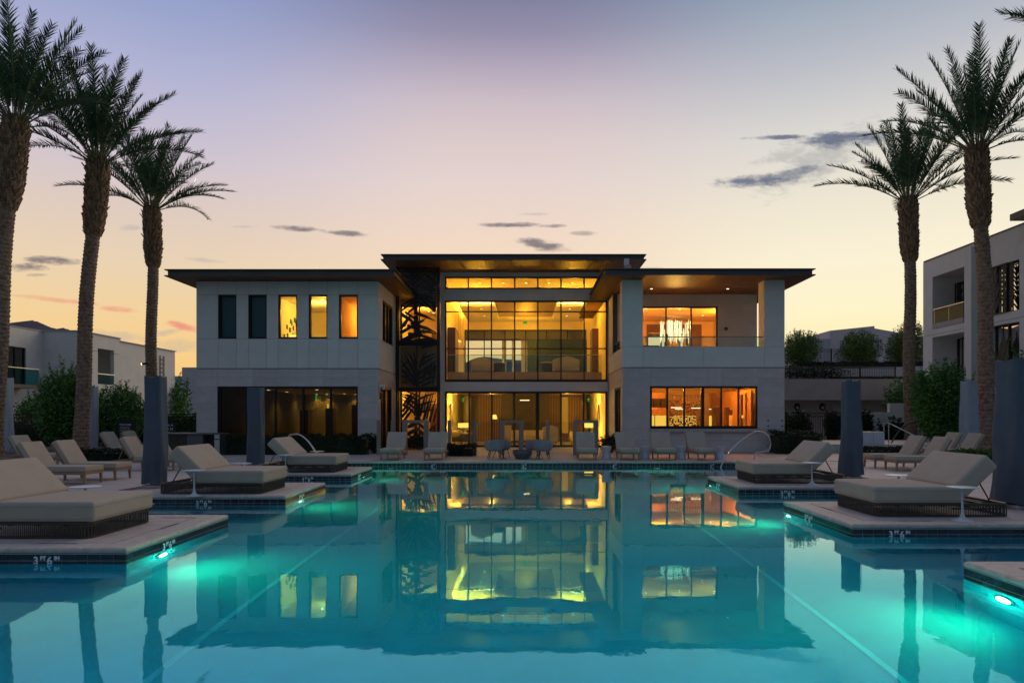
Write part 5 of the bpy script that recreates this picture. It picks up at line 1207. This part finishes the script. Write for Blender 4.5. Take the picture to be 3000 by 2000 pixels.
for x, y, lab in ((6.62, 12.12, 'white pedestal table behind the nearest right daybed'), (6.45, 15.38, 'white pedestal table in front of the farther right daybed'), (-6.42, 13.22, 'white pedestal table in front of the middle left daybed'), (-6.48, 18.42, 'white pedestal table in front of the farthest left daybed'),
                  (-6.55, 10.16, 'white pedestal table behind the nearest left daybed'), (-6.30, 15.15, 'white pedestal table behind the middle left daybed'), (-6.2, 20.3, 'white pedestal table behind the farthest left daybed')): dup(tt, (x, y, 0), 0, lab, 'white pedestal side tables')
def umbrella(x, y, w, h, m, label, seed=0, w1=1.12):
    th = thing('closed_umbrella', label, 'umbrella', (x, y, 0), 'closed umbrellas in tall square covers'); rs = random.Random(seed)
    n, rows = 48, 26; vs = []
    for j in range(rows + 1):
        t_ = j / rows; z = .09 + (h - .09) * t_; s = w / 2 * (w1 + (1 - w1) * min(1, t_ * 1.3)) * (1 - .03 * t_)
        for i in range(n):
            a = 2 * math.pi * i / n; c_, s_ = math.cos(a), math.sin(a); k_ = (abs(c_) ** 6 + abs(s_) ** 6) ** (-1 / 6)
            fold = 1 + .09 * math.sin(a * 5 + t_ * 5 + seed) * (1.05 - t_) + .035 * math.sin(a * 3 - t_ * 11 + seed * 3) * (1.1 - t_) + .022 * math.sin(a * 9 - t_ * 9 + seed * 2) * (1 - t_ * .6) + .03 * math.sin(a * 2 + t_ * 6) * t_ * (1 - t_)
            dzz = (.035 * (abs(c_ * s_) * 2) ** 4 - .02) if j == rows else 0
            vs.append((x + s * k_ * c_ * fold, y + s * k_ * s_ * fold, z + dzz + (.015 * math.sin(a * 3 + seed) if j == 0 else 0)))
    fs = [(j * n + i, j * n + (i + 1) % n, (j + 1) * n + (i + 1) % n, (j + 1) * n + i) for j in range(rows) for i in range(n)]
    vs.append((x, y, h - .045)); fs += [(rows * n + i, rows * n + (i + 1) % n, len(vs) - 1) for i in range(n)]
    q = MB(); q.add(vs, fs); q.build('fabric_cover', m, th, smooth=True)
    q = MB(); q.tube([(x + w * .44, y - w * .50, h * .98), (x + w * .47, y - w * .53, h * .5), (x + w * .50, y - w * .56, .12)], .006, 5); q.build('cover_seam', m, th)
    q = MB(); q.tube([(x, y, .06), (x, y, h - .06)], .03, 8); q.tube([(x, y, h - .07), (x, y, h + .05)], .018, 8); q.build('pole', M_frame, th)
    q = MB(); q.rbox(x - w * .52, x + w * .52, y - w * .52, y + w * .52, .001, .07, .01, 1); q.build('base_plate', M_conc, th)
umbrella(-8.02, 14.8, .37, 2.40, M_umb, 'nearest dark blue closed umbrella left of the pool', 1)
umbrella(-8.30, 21.0, .43, 2.42, M_umb, 'dark blue closed umbrella in front of the dark gym windows', 2, 1.04)
umbrella(8.10, 17.0, .37, 2.42, M_umb, 'slim dark blue closed umbrella behind the farther right daybed', 3, 1.3)
umbrella(8.42, 11.6, .60, 2.50, M_umb, 'large dark blue closed umbrella at the right frame edge', 4, 1.25)
umbrella(-21.9, 28.6, .6, 3.15, M_umbl, 'pale blue closed umbrella at the left frame edge', 5, 1.03)
umbrella(-19.72, 31.0, .46, 2.9, M_umbl, 'pale closed umbrella hidden behind the leaning palm trunk', 7, 1.03)
umbrella(19.15, 29.4, .62, 3.05, M_umbl, 'pale blue closed umbrella behind the right palm trunk', 6, 1.1)
def stool(x, y, label):
    q = MB(); q.lathe([(.18, 0), (.195, .01), (.15, .2), (.145, .25), (.19, .45), (.19, .465)], 8, (x, y, 0), rot=.39); return tag(q.build('hourglass_stool', M_stool), label, 'stool', 'white hourglass stools')
for x, lab in ((2.9, 'white hourglass stool right of the lounger by the timber frame'), (4.28, 'white hourglass stool right of the corner lounger'), (5.58, 'white hourglass stool right of the lounger below the kitchen window, its top lit'), (6.98, 'white hourglass stool behind the arched handrail')): stool(x, 24.55, lab)
q = MB(); n = 8
q.lathe([(.20, 0), (.24, .01), (.36, .22), (.345, .33), (.30, .33), (.28, .27), (.05, .25)], 9, (-.12, 24.6, 0), rot=.2); tag(q.build('fire_bowl', M_firebowl), 'faceted dark concrete fire bowl between the tub chairs', 'fire bowl')
def make_tub():
    th = thing('tub_chair', 'x', 'chair', world=False)
    n = 26; vs = []; prof = [(.22, .30), (.30, .36), (.33, .52), (.335, .70), (.30, .70), (.29, .5), (.2, .4)]; fs = []
    for i in range(n + 1):
        a = R(-25 + 230 * i / n) + 0; w_ = max(0.0, math.sin(math.pi * i / n)) ** .5
        for r_, z in prof: zz = z if z < .4 else .4 + (z - .4) * (.35 + .65 * w_); vs.append((r_ * math.cos(a) * 1.05, r_ * math.sin(a), zz))
    m = len(prof); fs = [(i * m + j, (i + 1) * m + j, (i + 1) * m + (j + 1) % m, i * m + (j + 1) % m) for i in range(n) for j in range(m)] + [tuple(range(m)), tuple(n * m + j for j in range(m))]
    q = MB(); q.add(vs, fs); q.build('woven_shell', M_wicker, th, smooth=True)
    q = MB(); q.lathe([(.27, .36), (.30, .38), (.30, .44), (.26, .46)], 24); q.build('seat_cushion', M_cush, th, smooth=True)
    for a in (45, 135, 225, 315):
        c_, s_ = math.cos(R(a)), math.sin(R(a)); q = MB(); q.tube([(c_ * .2, s_ * .2, .34), (c_ * .33, s_ * .33, 0)], .012, 6); q.build('leg', M_black, th)
    return th
tb0 = make_tub(); tb0.location = (-1.12, 24.4, 0); tb0.rotation_euler = (0, 0, R(190)); tb0['label'] = 'front tub chair of the pair left of the fire bowl'; tb0['group'] = 'grey woven tub chairs'
for x, y, a, lab in ((-.88, 25.15, 150, 'rear tub chair of the pair left of the fire bowl'), (.62, 24.4, 170, 'front tub chair of the pair right of the fire bowl'), (.32, 25.1, 200, 'rear tub chair of the pair right of the fire bowl')): dup(tb0, (x, y, 0), R(a), lab, 'grey woven tub chairs')
for x, lab in ((-.82, 'small dark table under the left pair of tub chairs'), (.5, 'small dark table under the right pair of tub chairs')):
    th = thing('coffee_table', lab, 'table', (x, 24.75, 0)); q = MB(); q.lathe([(.16, 0), (.16, .01), (.02, .02), (.02, .33)], 18, (x, 24.75, 0)); q.build('pedestal', M_black, th); q = MB(); q.lathe([(.20, .33), (.20, .345)], 22, (x, 24.75, 0)); q.build('table_top', M_black, th)
# timber and glass screen between terrace and lounge
def tframe(px0, px1, Y, label, pw=14, top=1230):
    th = thing('timber_gate', label, 'frame', (PX((px0 + px1) / 2, Y), Y, 0), 'low timber gate frames'); z1 = PZ(top, Y)
    for a, b in ((px0, px0 + pw), (px1 - pw, px1)): q = MB(); q.box(PX(a, Y), PX(b, Y), Y, Y + .16, 0, z1); q.build('post', M_post, th)
    q = MB(); q.box(PX(px0 + pw, Y), PX(px1 - pw, Y), Y + .004, Y + .156, z1 - .11, z1 - .002); q.build('beam', M_post, th)
    q = MB(); q.box(PX(px0 + pw, Y), PX(px1 - pw, Y), Y + .07, Y + .082, .05, z1 - .11); q.build('pane', M_glass, th)
tframe(1178, 1255, 27.0, 'low timber frame in front of the palm leaf screen'); tframe(1464, 1534, 27.0, 'low timber frame behind the fire bowl'); tframe(1679, 1753, 27.0, 'low timber frame left of the right wing')
for px, lab in ((1110, 'timber post nearest the left wing corner'), (1151, 'slim timber post left of the palm leaf screen'), (1317, 'timber post at the left edge of the lounge glass'), (1391, 'timber post right of the low bush'), (1605, 'timber post between fire bowl and right frame')):
    q = MB(); x = PX(px, 27.2); q.box(x - .07, x + .07, 27.1, 27.24, 0, 1.38); tag(q.build('timber_post', M_post), lab, 'post', 'single timber posts')
for (a, b), lab in zip(((1324, 1384), (1398, 1464), (1540, 1600), (1612, 1679)), ('above the low dark bush', 'left of the timber gate behind the fire bowl', 'right of the timber gate behind the fire bowl', 'left of the right hand timber gate')):
    q = MB(); q.box(PX(a, 27.2), PX(b, 27.2), 27.16, 27.172, .06, 1.3); tag(q.build('glass_panel', M_glass), 'clear glass wind panel ' + lab, 'glass panel', 'glass wind panels')
# outdoor kitchen counter
kc = thing('outdoor_kitchen', 'long dark outdoor kitchen counter beside the left wing', 'counter', (-13, 27, 0))
ky = 26.6; kx = lambda p: PX(p, ky); kz = 1.55 - (1268 - 1218) * ky / 2000
q = MB(); q.box(kx(470), kx(647), ky - .05, ky + .8, kz - .06, kz); q.build('worktop', M_counter, kc)
for a, b, m in ((470, 520, M_darkfab), (521, 547, M_darkfab), (548, 594, M_counter), (628, 643, M_steel)): q = MB(); q.box(kx(a), kx(b), ky, ky + .75, 0, kz - .06); q.build('cabinet', m, kc)
q = MB(); q.box(kx(596), kx(626), ky + .3, ky + .75, 0, kz - .06); q.build('open_niche', M_black, kc); q = MB(); q.box(kx(629), kx(641), ky - .012, ky - .001, kz - .26, kz - .22); q.build('handle', M_black, kc)
# pool rules signs
def sign(px0, px1, py0, py1, Y, lines, label, title_w):
    th = thing('pool_sign', label, 'sign', (PX((px0 + px1) / 2, Y), Y, 0)); x0, x1, z0, z1 = PX(px0, Y), PX(px1, Y), PZ(py1, Y), PZ(py0, Y)
    q = MB(); q.box(x0, x1, Y, Y + .03, z0, z1); q.build('sign_board', M_black, th)
    for x in (x0 + .1, x1 - .15): q = MB(); q.box(x, x + .05, Y + .031, Y + .08, 0, z1 - .1); q.build('post', M_black, th)
    for body, size, px, py in lines:
        me = text_mesh('lettering', body, size, M_text, .002); put('lettering', me, (PX(px, Y), Y - .004, PZ(py, Y)), th, (R(90), 0, 0))
    return th, x0, x1, z0, z1
Ys = 28.5
th, x0, x1, z0, z1 = sign(344, 398, 1228, 1300, Ys, [('POOL RULES', .085, 350.5, 1245)], 'black pool sign headed POOL RULES in small white print', 1)
rs = random.Random(4); rules = ['NO LIFEGUARD ON DUTY', 'NO GLASS IN POOL AREA', 'SHOWER BEFORE ENTERING', 'NO RUNNING OR DIVING', 'NO FOOD OR DRINK IN POOL', 'CHILDREN WITH ADULTS ONLY', 'KEEP GATE CLOSED', 'POOL HOURS DAWN TO DUSK']
for i in range(8): put('lettering', text_mesh('lettering', rules[i], .036, M_text, .001), (PX(351.5, Ys), Ys - .004, PZ(1250.5 + i * 4.6, Ys)), th, (R(90), 0, 0))
sign(470, 514, 1234, 1272, Ys, [('AL 30', .10, 490, 1247), ('1 53', .13, 491, 1259), ('SV 1A', .07, 492, 1268)], 'second black pool sign, half hidden by the nearest umbrella', 1)
# ================================================================ PALMS
def trunk_mesh(H, r0, r1, lean, hb, seed):
    """ringed trunk with leaf scars; lean: (x,y) offset of the top; returns the bend function too"""
    rs = random.Random(seed); n = 40; dzz = .036; rows = int(H / dzz)
    def ctr(z): t_ = z / H; return (lean[0] * (.25 * t_ + .75 * t_ * t_ * (1.6 - .6 * t_)) + .05 * math.sin(z * .8 + seed), lean[1] * t_)
    mb = MB(); vs = []; per = .155; ns = 9
    jit = [[rs.uniform(.7, 1.15) for _ in range(ns)] for _ in range(int(H / per) + 3)]
    for j in range(rows + 1):
        z = j * dzz; cx, cy = ctr(z); rad = r0 + (r1 - r0) * z / H + .14 * math.exp(-z / .35)
        row = int(z / per)
        for i in range(n):
            a = 2 * math.pi * i / n; ph = a / (2 * math.pi) * ns + .5 * (row % 2)
            u = ph % 1; k_ = int(ph) % ns; zz = ((z / per + .12 * math.sin(a * 2 + row)) % 1)
            w_ = (1 - abs(2 * u - 1) ** 1.6); bump = .042 * jit[row][k_] * (zz ** 1.5) * (.35 + .65 * w_)
            rr = rad - .02 + bump; vs.append((cx + rr * math.cos(a), cy + rr * math.sin(a), z))
    mb.add(vs, [(j * n + i, j * n + (i + 1) % n, (j + 1) * n + (i + 1) % n, (j + 1) * n + i) for j in range(rows) for i in range(n)])
    return mb, ctr
def frond(seed, L=4.3, droop=.5, ll=.58):
    rs = random.Random(seed); N = 70; rc = MB(); lf = MB(); side = rs.uniform(-.15, .15)
    def P(s): return Vector((L * (s - .10 * droop * s ** 3), L * side * s * s * .5, -L * droop * .42 * s ** 2.3))
    rc.tube([P(i / 10) for i in range(11)], .034, 4, .004)
    for i in range(N):
        s = .20 + .80 * i / (N - 1); p = P(s); d = (P(min(1, s + .02)) - P(s - .02)).normalized(); up = Vector((0, 0, 1)); sd_ = d.cross(up).normalized(); nn = sd_.cross(d)
        env = min(1, (s - .15) / .22) * (1 - .50 * max(0, s - .45) / .55) if s < .97 else .45
        for sg in (-1, 1):
            l = ll * env * rs.uniform(.82, 1.1); a = R(60 - 24 * s + rs.uniform(-7, 7)); v = R(rs.choice((12, 28, 42)) + rs.uniform(-6, 6))
            dr = (d * math.cos(a) + (sd_ * sg * math.cos(v) + nn * math.sin(v)) * math.sin(a)).normalized(); tip = p + dr * l + Vector((0, 0, -.07 * l * rs.random() * 2))
            w_ = (d * .0215); mid = p + dr * l * .45
            lf.add([p - w_, p + w_, mid + w_ * 1.25, mid - w_ * 1.25, tip], [(0, 1, 2, 3), (3, 2, 4)])
    return rc.mesh('rachis', M_rachis), lf.mesh('leaflets', M_frond, fix=False)
FR = [frond(i, 4.4, d, .68) for i, d in enumerate((.05, .18, .34, .46, .66, .85, 1.05))]
def palm(x, y, H, hb, lean, label, seed, r=.27, nf=35, sc=1.0, vis=True):
    th = thing('date_palm', label, 'palm tree', (x, y, 0), 'tall date palms beside the pool', world=False); rs = random.Random(seed)
    mb, ctr = trunk_mesh(H - .1, r * 1.05, r * .92, lean, hb, seed); mb.build('trunk', M_trunk, th, smooth=False, fix=False)
    # swollen head of old leaf bases
    q = MB(); prof = []
    for j in range(16):
        t_ = j / 15; z = H - hb + hb * t_; rr = r * .95 + (.115 * min(1, t_ * 4) ** .8 if t_ < .85 else .115 - (t_ - .85) * 1.0); prof.append((z, rr))
    vs = []; n = 22
    for z, rr in prof:
        cx, cy = ctr(min(z, H)); vs += [(cx + rr * math.cos(2 * math.pi * i / n), cy + rr * math.sin(2 * math.pi * i / n), z) for i in range(n)]
    q.add(vs, [(j * n + i, j * n + (i + 1) % n, (j + 1) * n + (i + 1) % n, (j + 1) * n + i) for j in range(15) for i in range(n)] + [tuple(15 * n + i for i in range(n))]); q.build('trunk_head', M_trunk, th, smooth=True, fix=False)
    q = MB()
    nb = int(hb * 210)
    for i in range(nb):
        t_ = (i + .5) / nb; z = H - hb + .12 + (hb + .02) * t_; a = i * 2.39996 + rs.uniform(-.15, .15); cx, cy = ctr(min(z, H)); rr = r * .95 + (.10 * min(1, t_ * 4) if t_ < .85 else .10 - (t_ - .85) * .8)
        l = rs.uniform(.13, .24) * (1.0 + .3 * (t_ > .8)); w_ = rs.uniform(.045, .085); o = Vector((math.cos(a), math.sin(a), 0)); s_ = Vector((-o.y, o.x, 0)); b = Vector((cx, cy, z - .08)) + o * (rr - .03)
        tl = rs.uniform(.10, .45) + (.25 if rs.random() < .07 else 0); tip = b + o * (l * tl + .035) + Vector((0, 0, l)) + s_ * rs.uniform(-.05, .05); tn = o * .035
        q.add([b - s_ * w_, b + s_ * w_, b + s_ * w_ * .8 + tn * 2, b - s_ * w_ * .8 + tn * 2, tip - s_ * w_ * .5, tip + s_ * w_ * .5, tip + s_ * w_ * .4 + tn, tip - s_ * w_ * .4 + tn],
              [(0, 1, 5, 4), (3, 7, 6, 2), (0, 4, 7, 3), (1, 2, 6, 5), (4, 5, 6, 7)])
    tag(q.build('leaf_base', M_boot, th, fix=False), kind='stuff')
    cx, cy = ctr(H)
    for i in range(nf):
        t_ = i / (nf - 1); el_ = 86 - 56 * t_ ** 1.1 + rs.uniform(-5, 5); a = i * 2.39996 + rs.uniform(-.2, .2)
        k_ = min(6, max(0, int(t_ * 6 + rs.uniform(-.7, .7)))); r_, l_ = FR[k_]; s = sc * rs.uniform(.86, 1.04) * (1.0 if t_ > .12 else .86)
        o = put('frond', l_, (cx + .14 * math.cos(a), cy + .14 * math.sin(a), H + .06 - .12 * t_), th, (rs.uniform(-.5, .5), -R(el_), a)); o.scale = (s, s, s)
        c_ = bpy.data.objects.new('rachis', r_); C.objects.link(c_); c_.parent = o
    return th
palm(-19.55, 25.1, 12.2, 3.1, (.75, 0), 'nearest left palm, trunk cut by the left frame edge', 11, .285)
palm(-18.9, 29.0, 12.25, 3.1, (.72, 0), 'leaning left palm second from the frame edge, trunk swollen near the top', 12, .285)
palm(-19.45, 35.5, 12.25, 3.0, (.05, 0), 'third left palm with the lowest crown, moon beside its fronds', 13, .275)
palm(19.15, 34.0, 12.2, 3.0, (-.05, 0), 'farther right palm with the lower crown', 14, .28)
palm(18.65, 27.5, 12.2, 3.1, (-.45, 0), 'nearer right palm with the taller crown', 15, .275)
palm(18.75, 21.0, 12.3, 3.0, (-.1, 0), 'palm outside the right edge whose fronds hang into the top corner', 16, .30, nf=35)

# ================================================================ SHRUBS AND HEDGES
def leaf(mb, p, s, rs, up=.3):
    d = Vector((rs.gauss(0, 1), rs.gauss(0, 1), rs.gauss(up, .8))).normalized(); a = Vector((rs.gauss(0, 1), rs.gauss(0, 1), rs.gauss(0, 1))).normalized(); w_ = d.cross(a).normalized() * s * .27
    p = Vector(p); m = p + d * s * .5 + a * s * .06; t_ = p + d * s
    mb.add([p, m - w_, t_, m + w_], [(0, 1, 2, 3)])
def bush(name, x, y, z, w, d, h, n, ls, m, label, cat, seed, shoots=10, stem=.35, group=None, box=False, sh_h=.35):
    th = thing(name, label, cat, (x, y, z), group); rs = random.Random(seed); q = MB()
    for i in range(n):
        if box:
            f = rs.random(); px, py, pz = rs.uniform(-1, 1), rs.uniform(-1, 1), rs.uniform(0, 1)
            if f < .6: pz = 1 - rs.random() ** 2 * .12
            elif f < .95: py = -1 + rs.random() ** 2 * .25
            wob = 1 + .07 * math.sin(px * w * 2.7 + seed) + .05 * math.sin(px * w * 7.1 + py * 3)
            P_ = (x + px * w / 2, y + py * d / 2, z + pz * h * wob)
        else:
            a = rs.uniform(0, 2 * math.pi); u = rs.uniform(-1, 1); rr = (rs.random() ** .38); sxy = math.sqrt(1 - u * u)
            lump = 1 + .13 * math.sin(a * 3 + seed + u * 4) + .10 * math.sin(a * 5 + u * 7 + seed * 2)
            P_ = (x + math.cos(a) * sxy * rr * w / 2 * lump, y + math.sin(a) * sxy * rr * d / 2 * lump, z + h * stem + (h * (1 - stem)) * .5 * (1 + u * rr * lump * .95))
        leaf(q, P_, ls * 1.3 * rs.uniform(.7, 1.25), rs)
    stems = MB()
    for i in range(shoots):
        a = rs.uniform(0, 2 * math.pi); rr = rs.random() ** .6 * .48; b = Vector((x + math.cos(a) * rr * w, y + math.sin(a) * rr * d, z + h * (stem + (1 - stem) * (.62 + .3 * (1 - rr * 1.8)))))
        hh = h * sh_h * rs.uniform(.45, 1.1); dr = Vector((math.cos(a) * .22 * rs.random() * 2, math.sin(a) * .22, 1)).normalized(); stems.tube([b - dr * .3, b + dr * hh * .9], .008, 4, .003)
        for k_ in range(int(44 * hh / .5)):
            s = rs.random(); leaf(q, b + dr * hh * s + Vector((rs.gauss(0, .045), rs.gauss(0, .045), 0)) * (1.25 - s * .8), ls * rs.uniform(.6, 1.1) * (1.15 - .4 * s), rs, .9)
    tag(q.build('foliage', m, th, fix=False), kind='stuff')
    if not box:
        for i in range(4):
            a = i * 1.7 + seed; stems.tube([(x + .05 * math.cos(a), y + .05 * math.sin(a), z), (x + .12 * w * math.cos(a), y + .12 * d * math.sin(a), z + h * .35), (x + .28 * w * math.cos(a + .3), y + .28 * d * math.sin(a + .3), z + h * .75)], .035 * max(1, h / 3), 6, .01)
    else: stems.box(x - w / 2 + .12, x + w / 2 - .12, y - d / 2 + .12, y + d / 2 - .1, z, z + h - .12)
    stems.build('stem', M_bark if not box else M_leafC, th)
    return th
bush('ficus_shrub', PX(165, 31.5), 32.2, 0, 2.7, 2.0, 3.7, 11000, .105, M_leafA, 'tall dark green shrub left of the leaning palm trunk', 'shrub', 31, 34, .03, sh_h=.30)
bush('ficus_shrub', PX(330, 32), 32.5, 0, 2.6, 1.8, 3.0, 8500, .10, M_leafA, 'green shrub between the leaning palm and the nearest dark umbrella', 'shrub', 32, 20, .05, sh_h=.22)
bush('ficus_shrub', PX(62, 36), 37.5, 0, 2.6, 2.0, 2.7, 5500, .11, M_leafA, 'loose shrub behind the fence under the white balcony', 'shrub', 33, 8, .1)
bush('ficus_shrub', PX(412, 38), 38, 0, 1.3, 1.3, 2.0, 2600, .10, M_leafA, 'small shrub peeking out left of the nearest umbrella', 'shrub', 34, 6, .05)
bush('ficus_shrub', PX(548, 60), 56, 0, 4.6, 3, 4.6, 8000, .17, M_leafA, 'tall green trees between the left house and the clubhouse', 'tree', 35, 16, .02)
bush('ficus_shrub', PX(2760, 31.2), 31.2, 0, 2.6, 2.0, 3.9, 13000, .11, M_leafA, 'big bright green shrub between the two right palms', 'shrub', 36, 34, .02, sh_h=.22)
bush('ficus_shrub', PX(2700, 40), 41, 0, 3.4, 2.0, 3.9, 9000, .12, M_leafA, 'dense green shrub on the garden wall behind the farther right palm', 'shrub', 46, 14, .02, sh_h=.2)
bush('ficus_shrub', PX(2965, 31), 30.2, 0, 2.4, 1.6, 4.3, 7000, .11, M_leafA, 'green shrub behind the large right umbrella', 'shrub', 37, 14, .05)
bush('round_shrub', PX(2346, 53), 53, 5.2, 3.0, 2.6, 2.9, 9000, .10, M_leafB, 'rounded upright shrub on the terrace beside the clubhouse corner', 'shrub', 38, 30, -.05, sh_h=.24)
bush('round_shrub', PX(2518, 53), 53, 5.2, 3.2, 2.6, 2.95, 9500, .10, M_leafB, 'rounded shrub in the middle of the upper terrace', 'shrub', 39, 34, -.05, sh_h=.18)
bush('round_shrub', PX(2652, 51.5), 52.2, 5.2, 2.2, 2.0, 2.7, 5000, .10, M_leafB, 'rounded shrub left of the farther right palm trunk', 'shrub', 40, 16, -.05, sh_h=.2)
bush('round_shrub', PX(2702, 52), 53.5, 5.2, 2.6, 2.4, 3.7, 7000, .10, M_leafB, 'tallest upper shrub, between palm trunk and grey house', 'shrub', 41, 20, -.05, sh_h=.2)
bush('hedge', PX(862, 27.4), 27.6, 0, PX(1084, 27.4) - PX(645, 27.4), .8, .74, 9000, .06, M_leafC, 'low clipped hedge under the dark gym windows', 'hedge', 42, 0, 0, box=True)
bush('hedge', PX(1354, 26.8), 26.6, 0, 1.15, .8, .40, 2500, .06, M_leafC, 'low dark bush in front of the lounge glass', 'bush', 43, 0, 0, box=True)
bush('hedge', PX(2345, 27.8), 28.6, 0, 1.9, 1.6, .85, 4200, .06, M_leafC, 'rounded dark hedge at the right corner of the clubhouse', 'hedge', 44, 0, 0, box=True)
bush('hedge', PX(300, 24), 24.0, 0, 2.6, .8, .34, 3000, .07, M_leafC, 'low planting at the foot of the leaning palm', 'bush', 45, 0, 0, box=True)
bush('hedge', PX(2600, 26), 26.4, 0, 1.9, .7, .30, 2200, .07, M_leafC, 'low planting below the spa terrace wall', 'bush', 47, 0, 0, box=True)
bush('hedge', PX(2860, 22.5), 22.2, 0, 2.3, .7, .40, 2600, .07, M_leafB, 'low planting behind the nearest right daybed', 'bush', 48, 0, 0, box=True)
bush('small_plant', PX(1096, 28.2), 28.3, 0, .7, .6, .8, 500, .10, M_leafC, 'small leafy plant at the corner of the left wing', 'plant', 49, 3, 0)
bush('small_plant', PX(1793, 28.0), 28.6, 0, .9, .6, .75, 600, .10, M_leafC, 'small leafy plant at the corner of the right wing', 'plant', 50, 3, 0)
bush('small_plant', PX(1228, 31.5), 31.5, 0, 1.4, .8, .55, 900, .10, M_leafC, 'dark groundcover plants at the foot of the palm leaf screen', 'plant', 51, 3, 0)
for i, (px, w, lab) in enumerate(((2338, 1.5, 'widest vine on the fence beside the clubhouse'), (2440, 1.0, 'narrow vine left of the slim dark umbrella'), (2532, .8, 'dense vine right of the slim dark umbrella'))):
    bush('climbing_vine', PX(px, 35.2), 35.1, .1, w, .5, 1.75, 2600, .09, M_leafC, lab, 'vine', 60 + i, 4, .02)
bush('agave_clump', PX(2612, 35), 34.8, 0, 1.6, .9, 1.2, 1200, .16, M_leafC, 'spiky dark plants against the white garden wall', 'plant', 63, 8, 0, sh_h=.5)
bush('ground_shrubs', PX(2370, 46), 45.3, 3.86, 5.0, 1.0, 1.0, 4500, .08, M_leafC, 'dark flowering shrubs on top of the retaining wall, left part', 'shrub', 64, 0, 0)
bush('hedge', PX(2600, 45), 45.0, 3.86, 7.5, .6, .22, 4000, .08, M_leafC, 'low strip of plants along the top of the retaining wall', 'hedge', 65, 0, 0, box=True)
bush('hedge', PX(2530, 51), 51.4, 5.0, 10, .8, .55, 5500, .09, M_leafC, 'dark hedge strip below the round shrubs', 'hedge', 66, 0, 0, box=True)
bush('hedge', PX(160, 36), 36.0, 0, 12, 1.0, 1.15, 8000, .10, M_leafC, 'dark planting behind the left iron fence', 'hedge', 67, 0, 0, box=True)
bush('hedge', PX(480, 36), 36.4, 0, 5.5, 1.0, 1.5, 6000, .10, M_leafA, 'hedge behind the iron fence left of the clubhouse', 'hedge', 68, 0, 0, box=True)
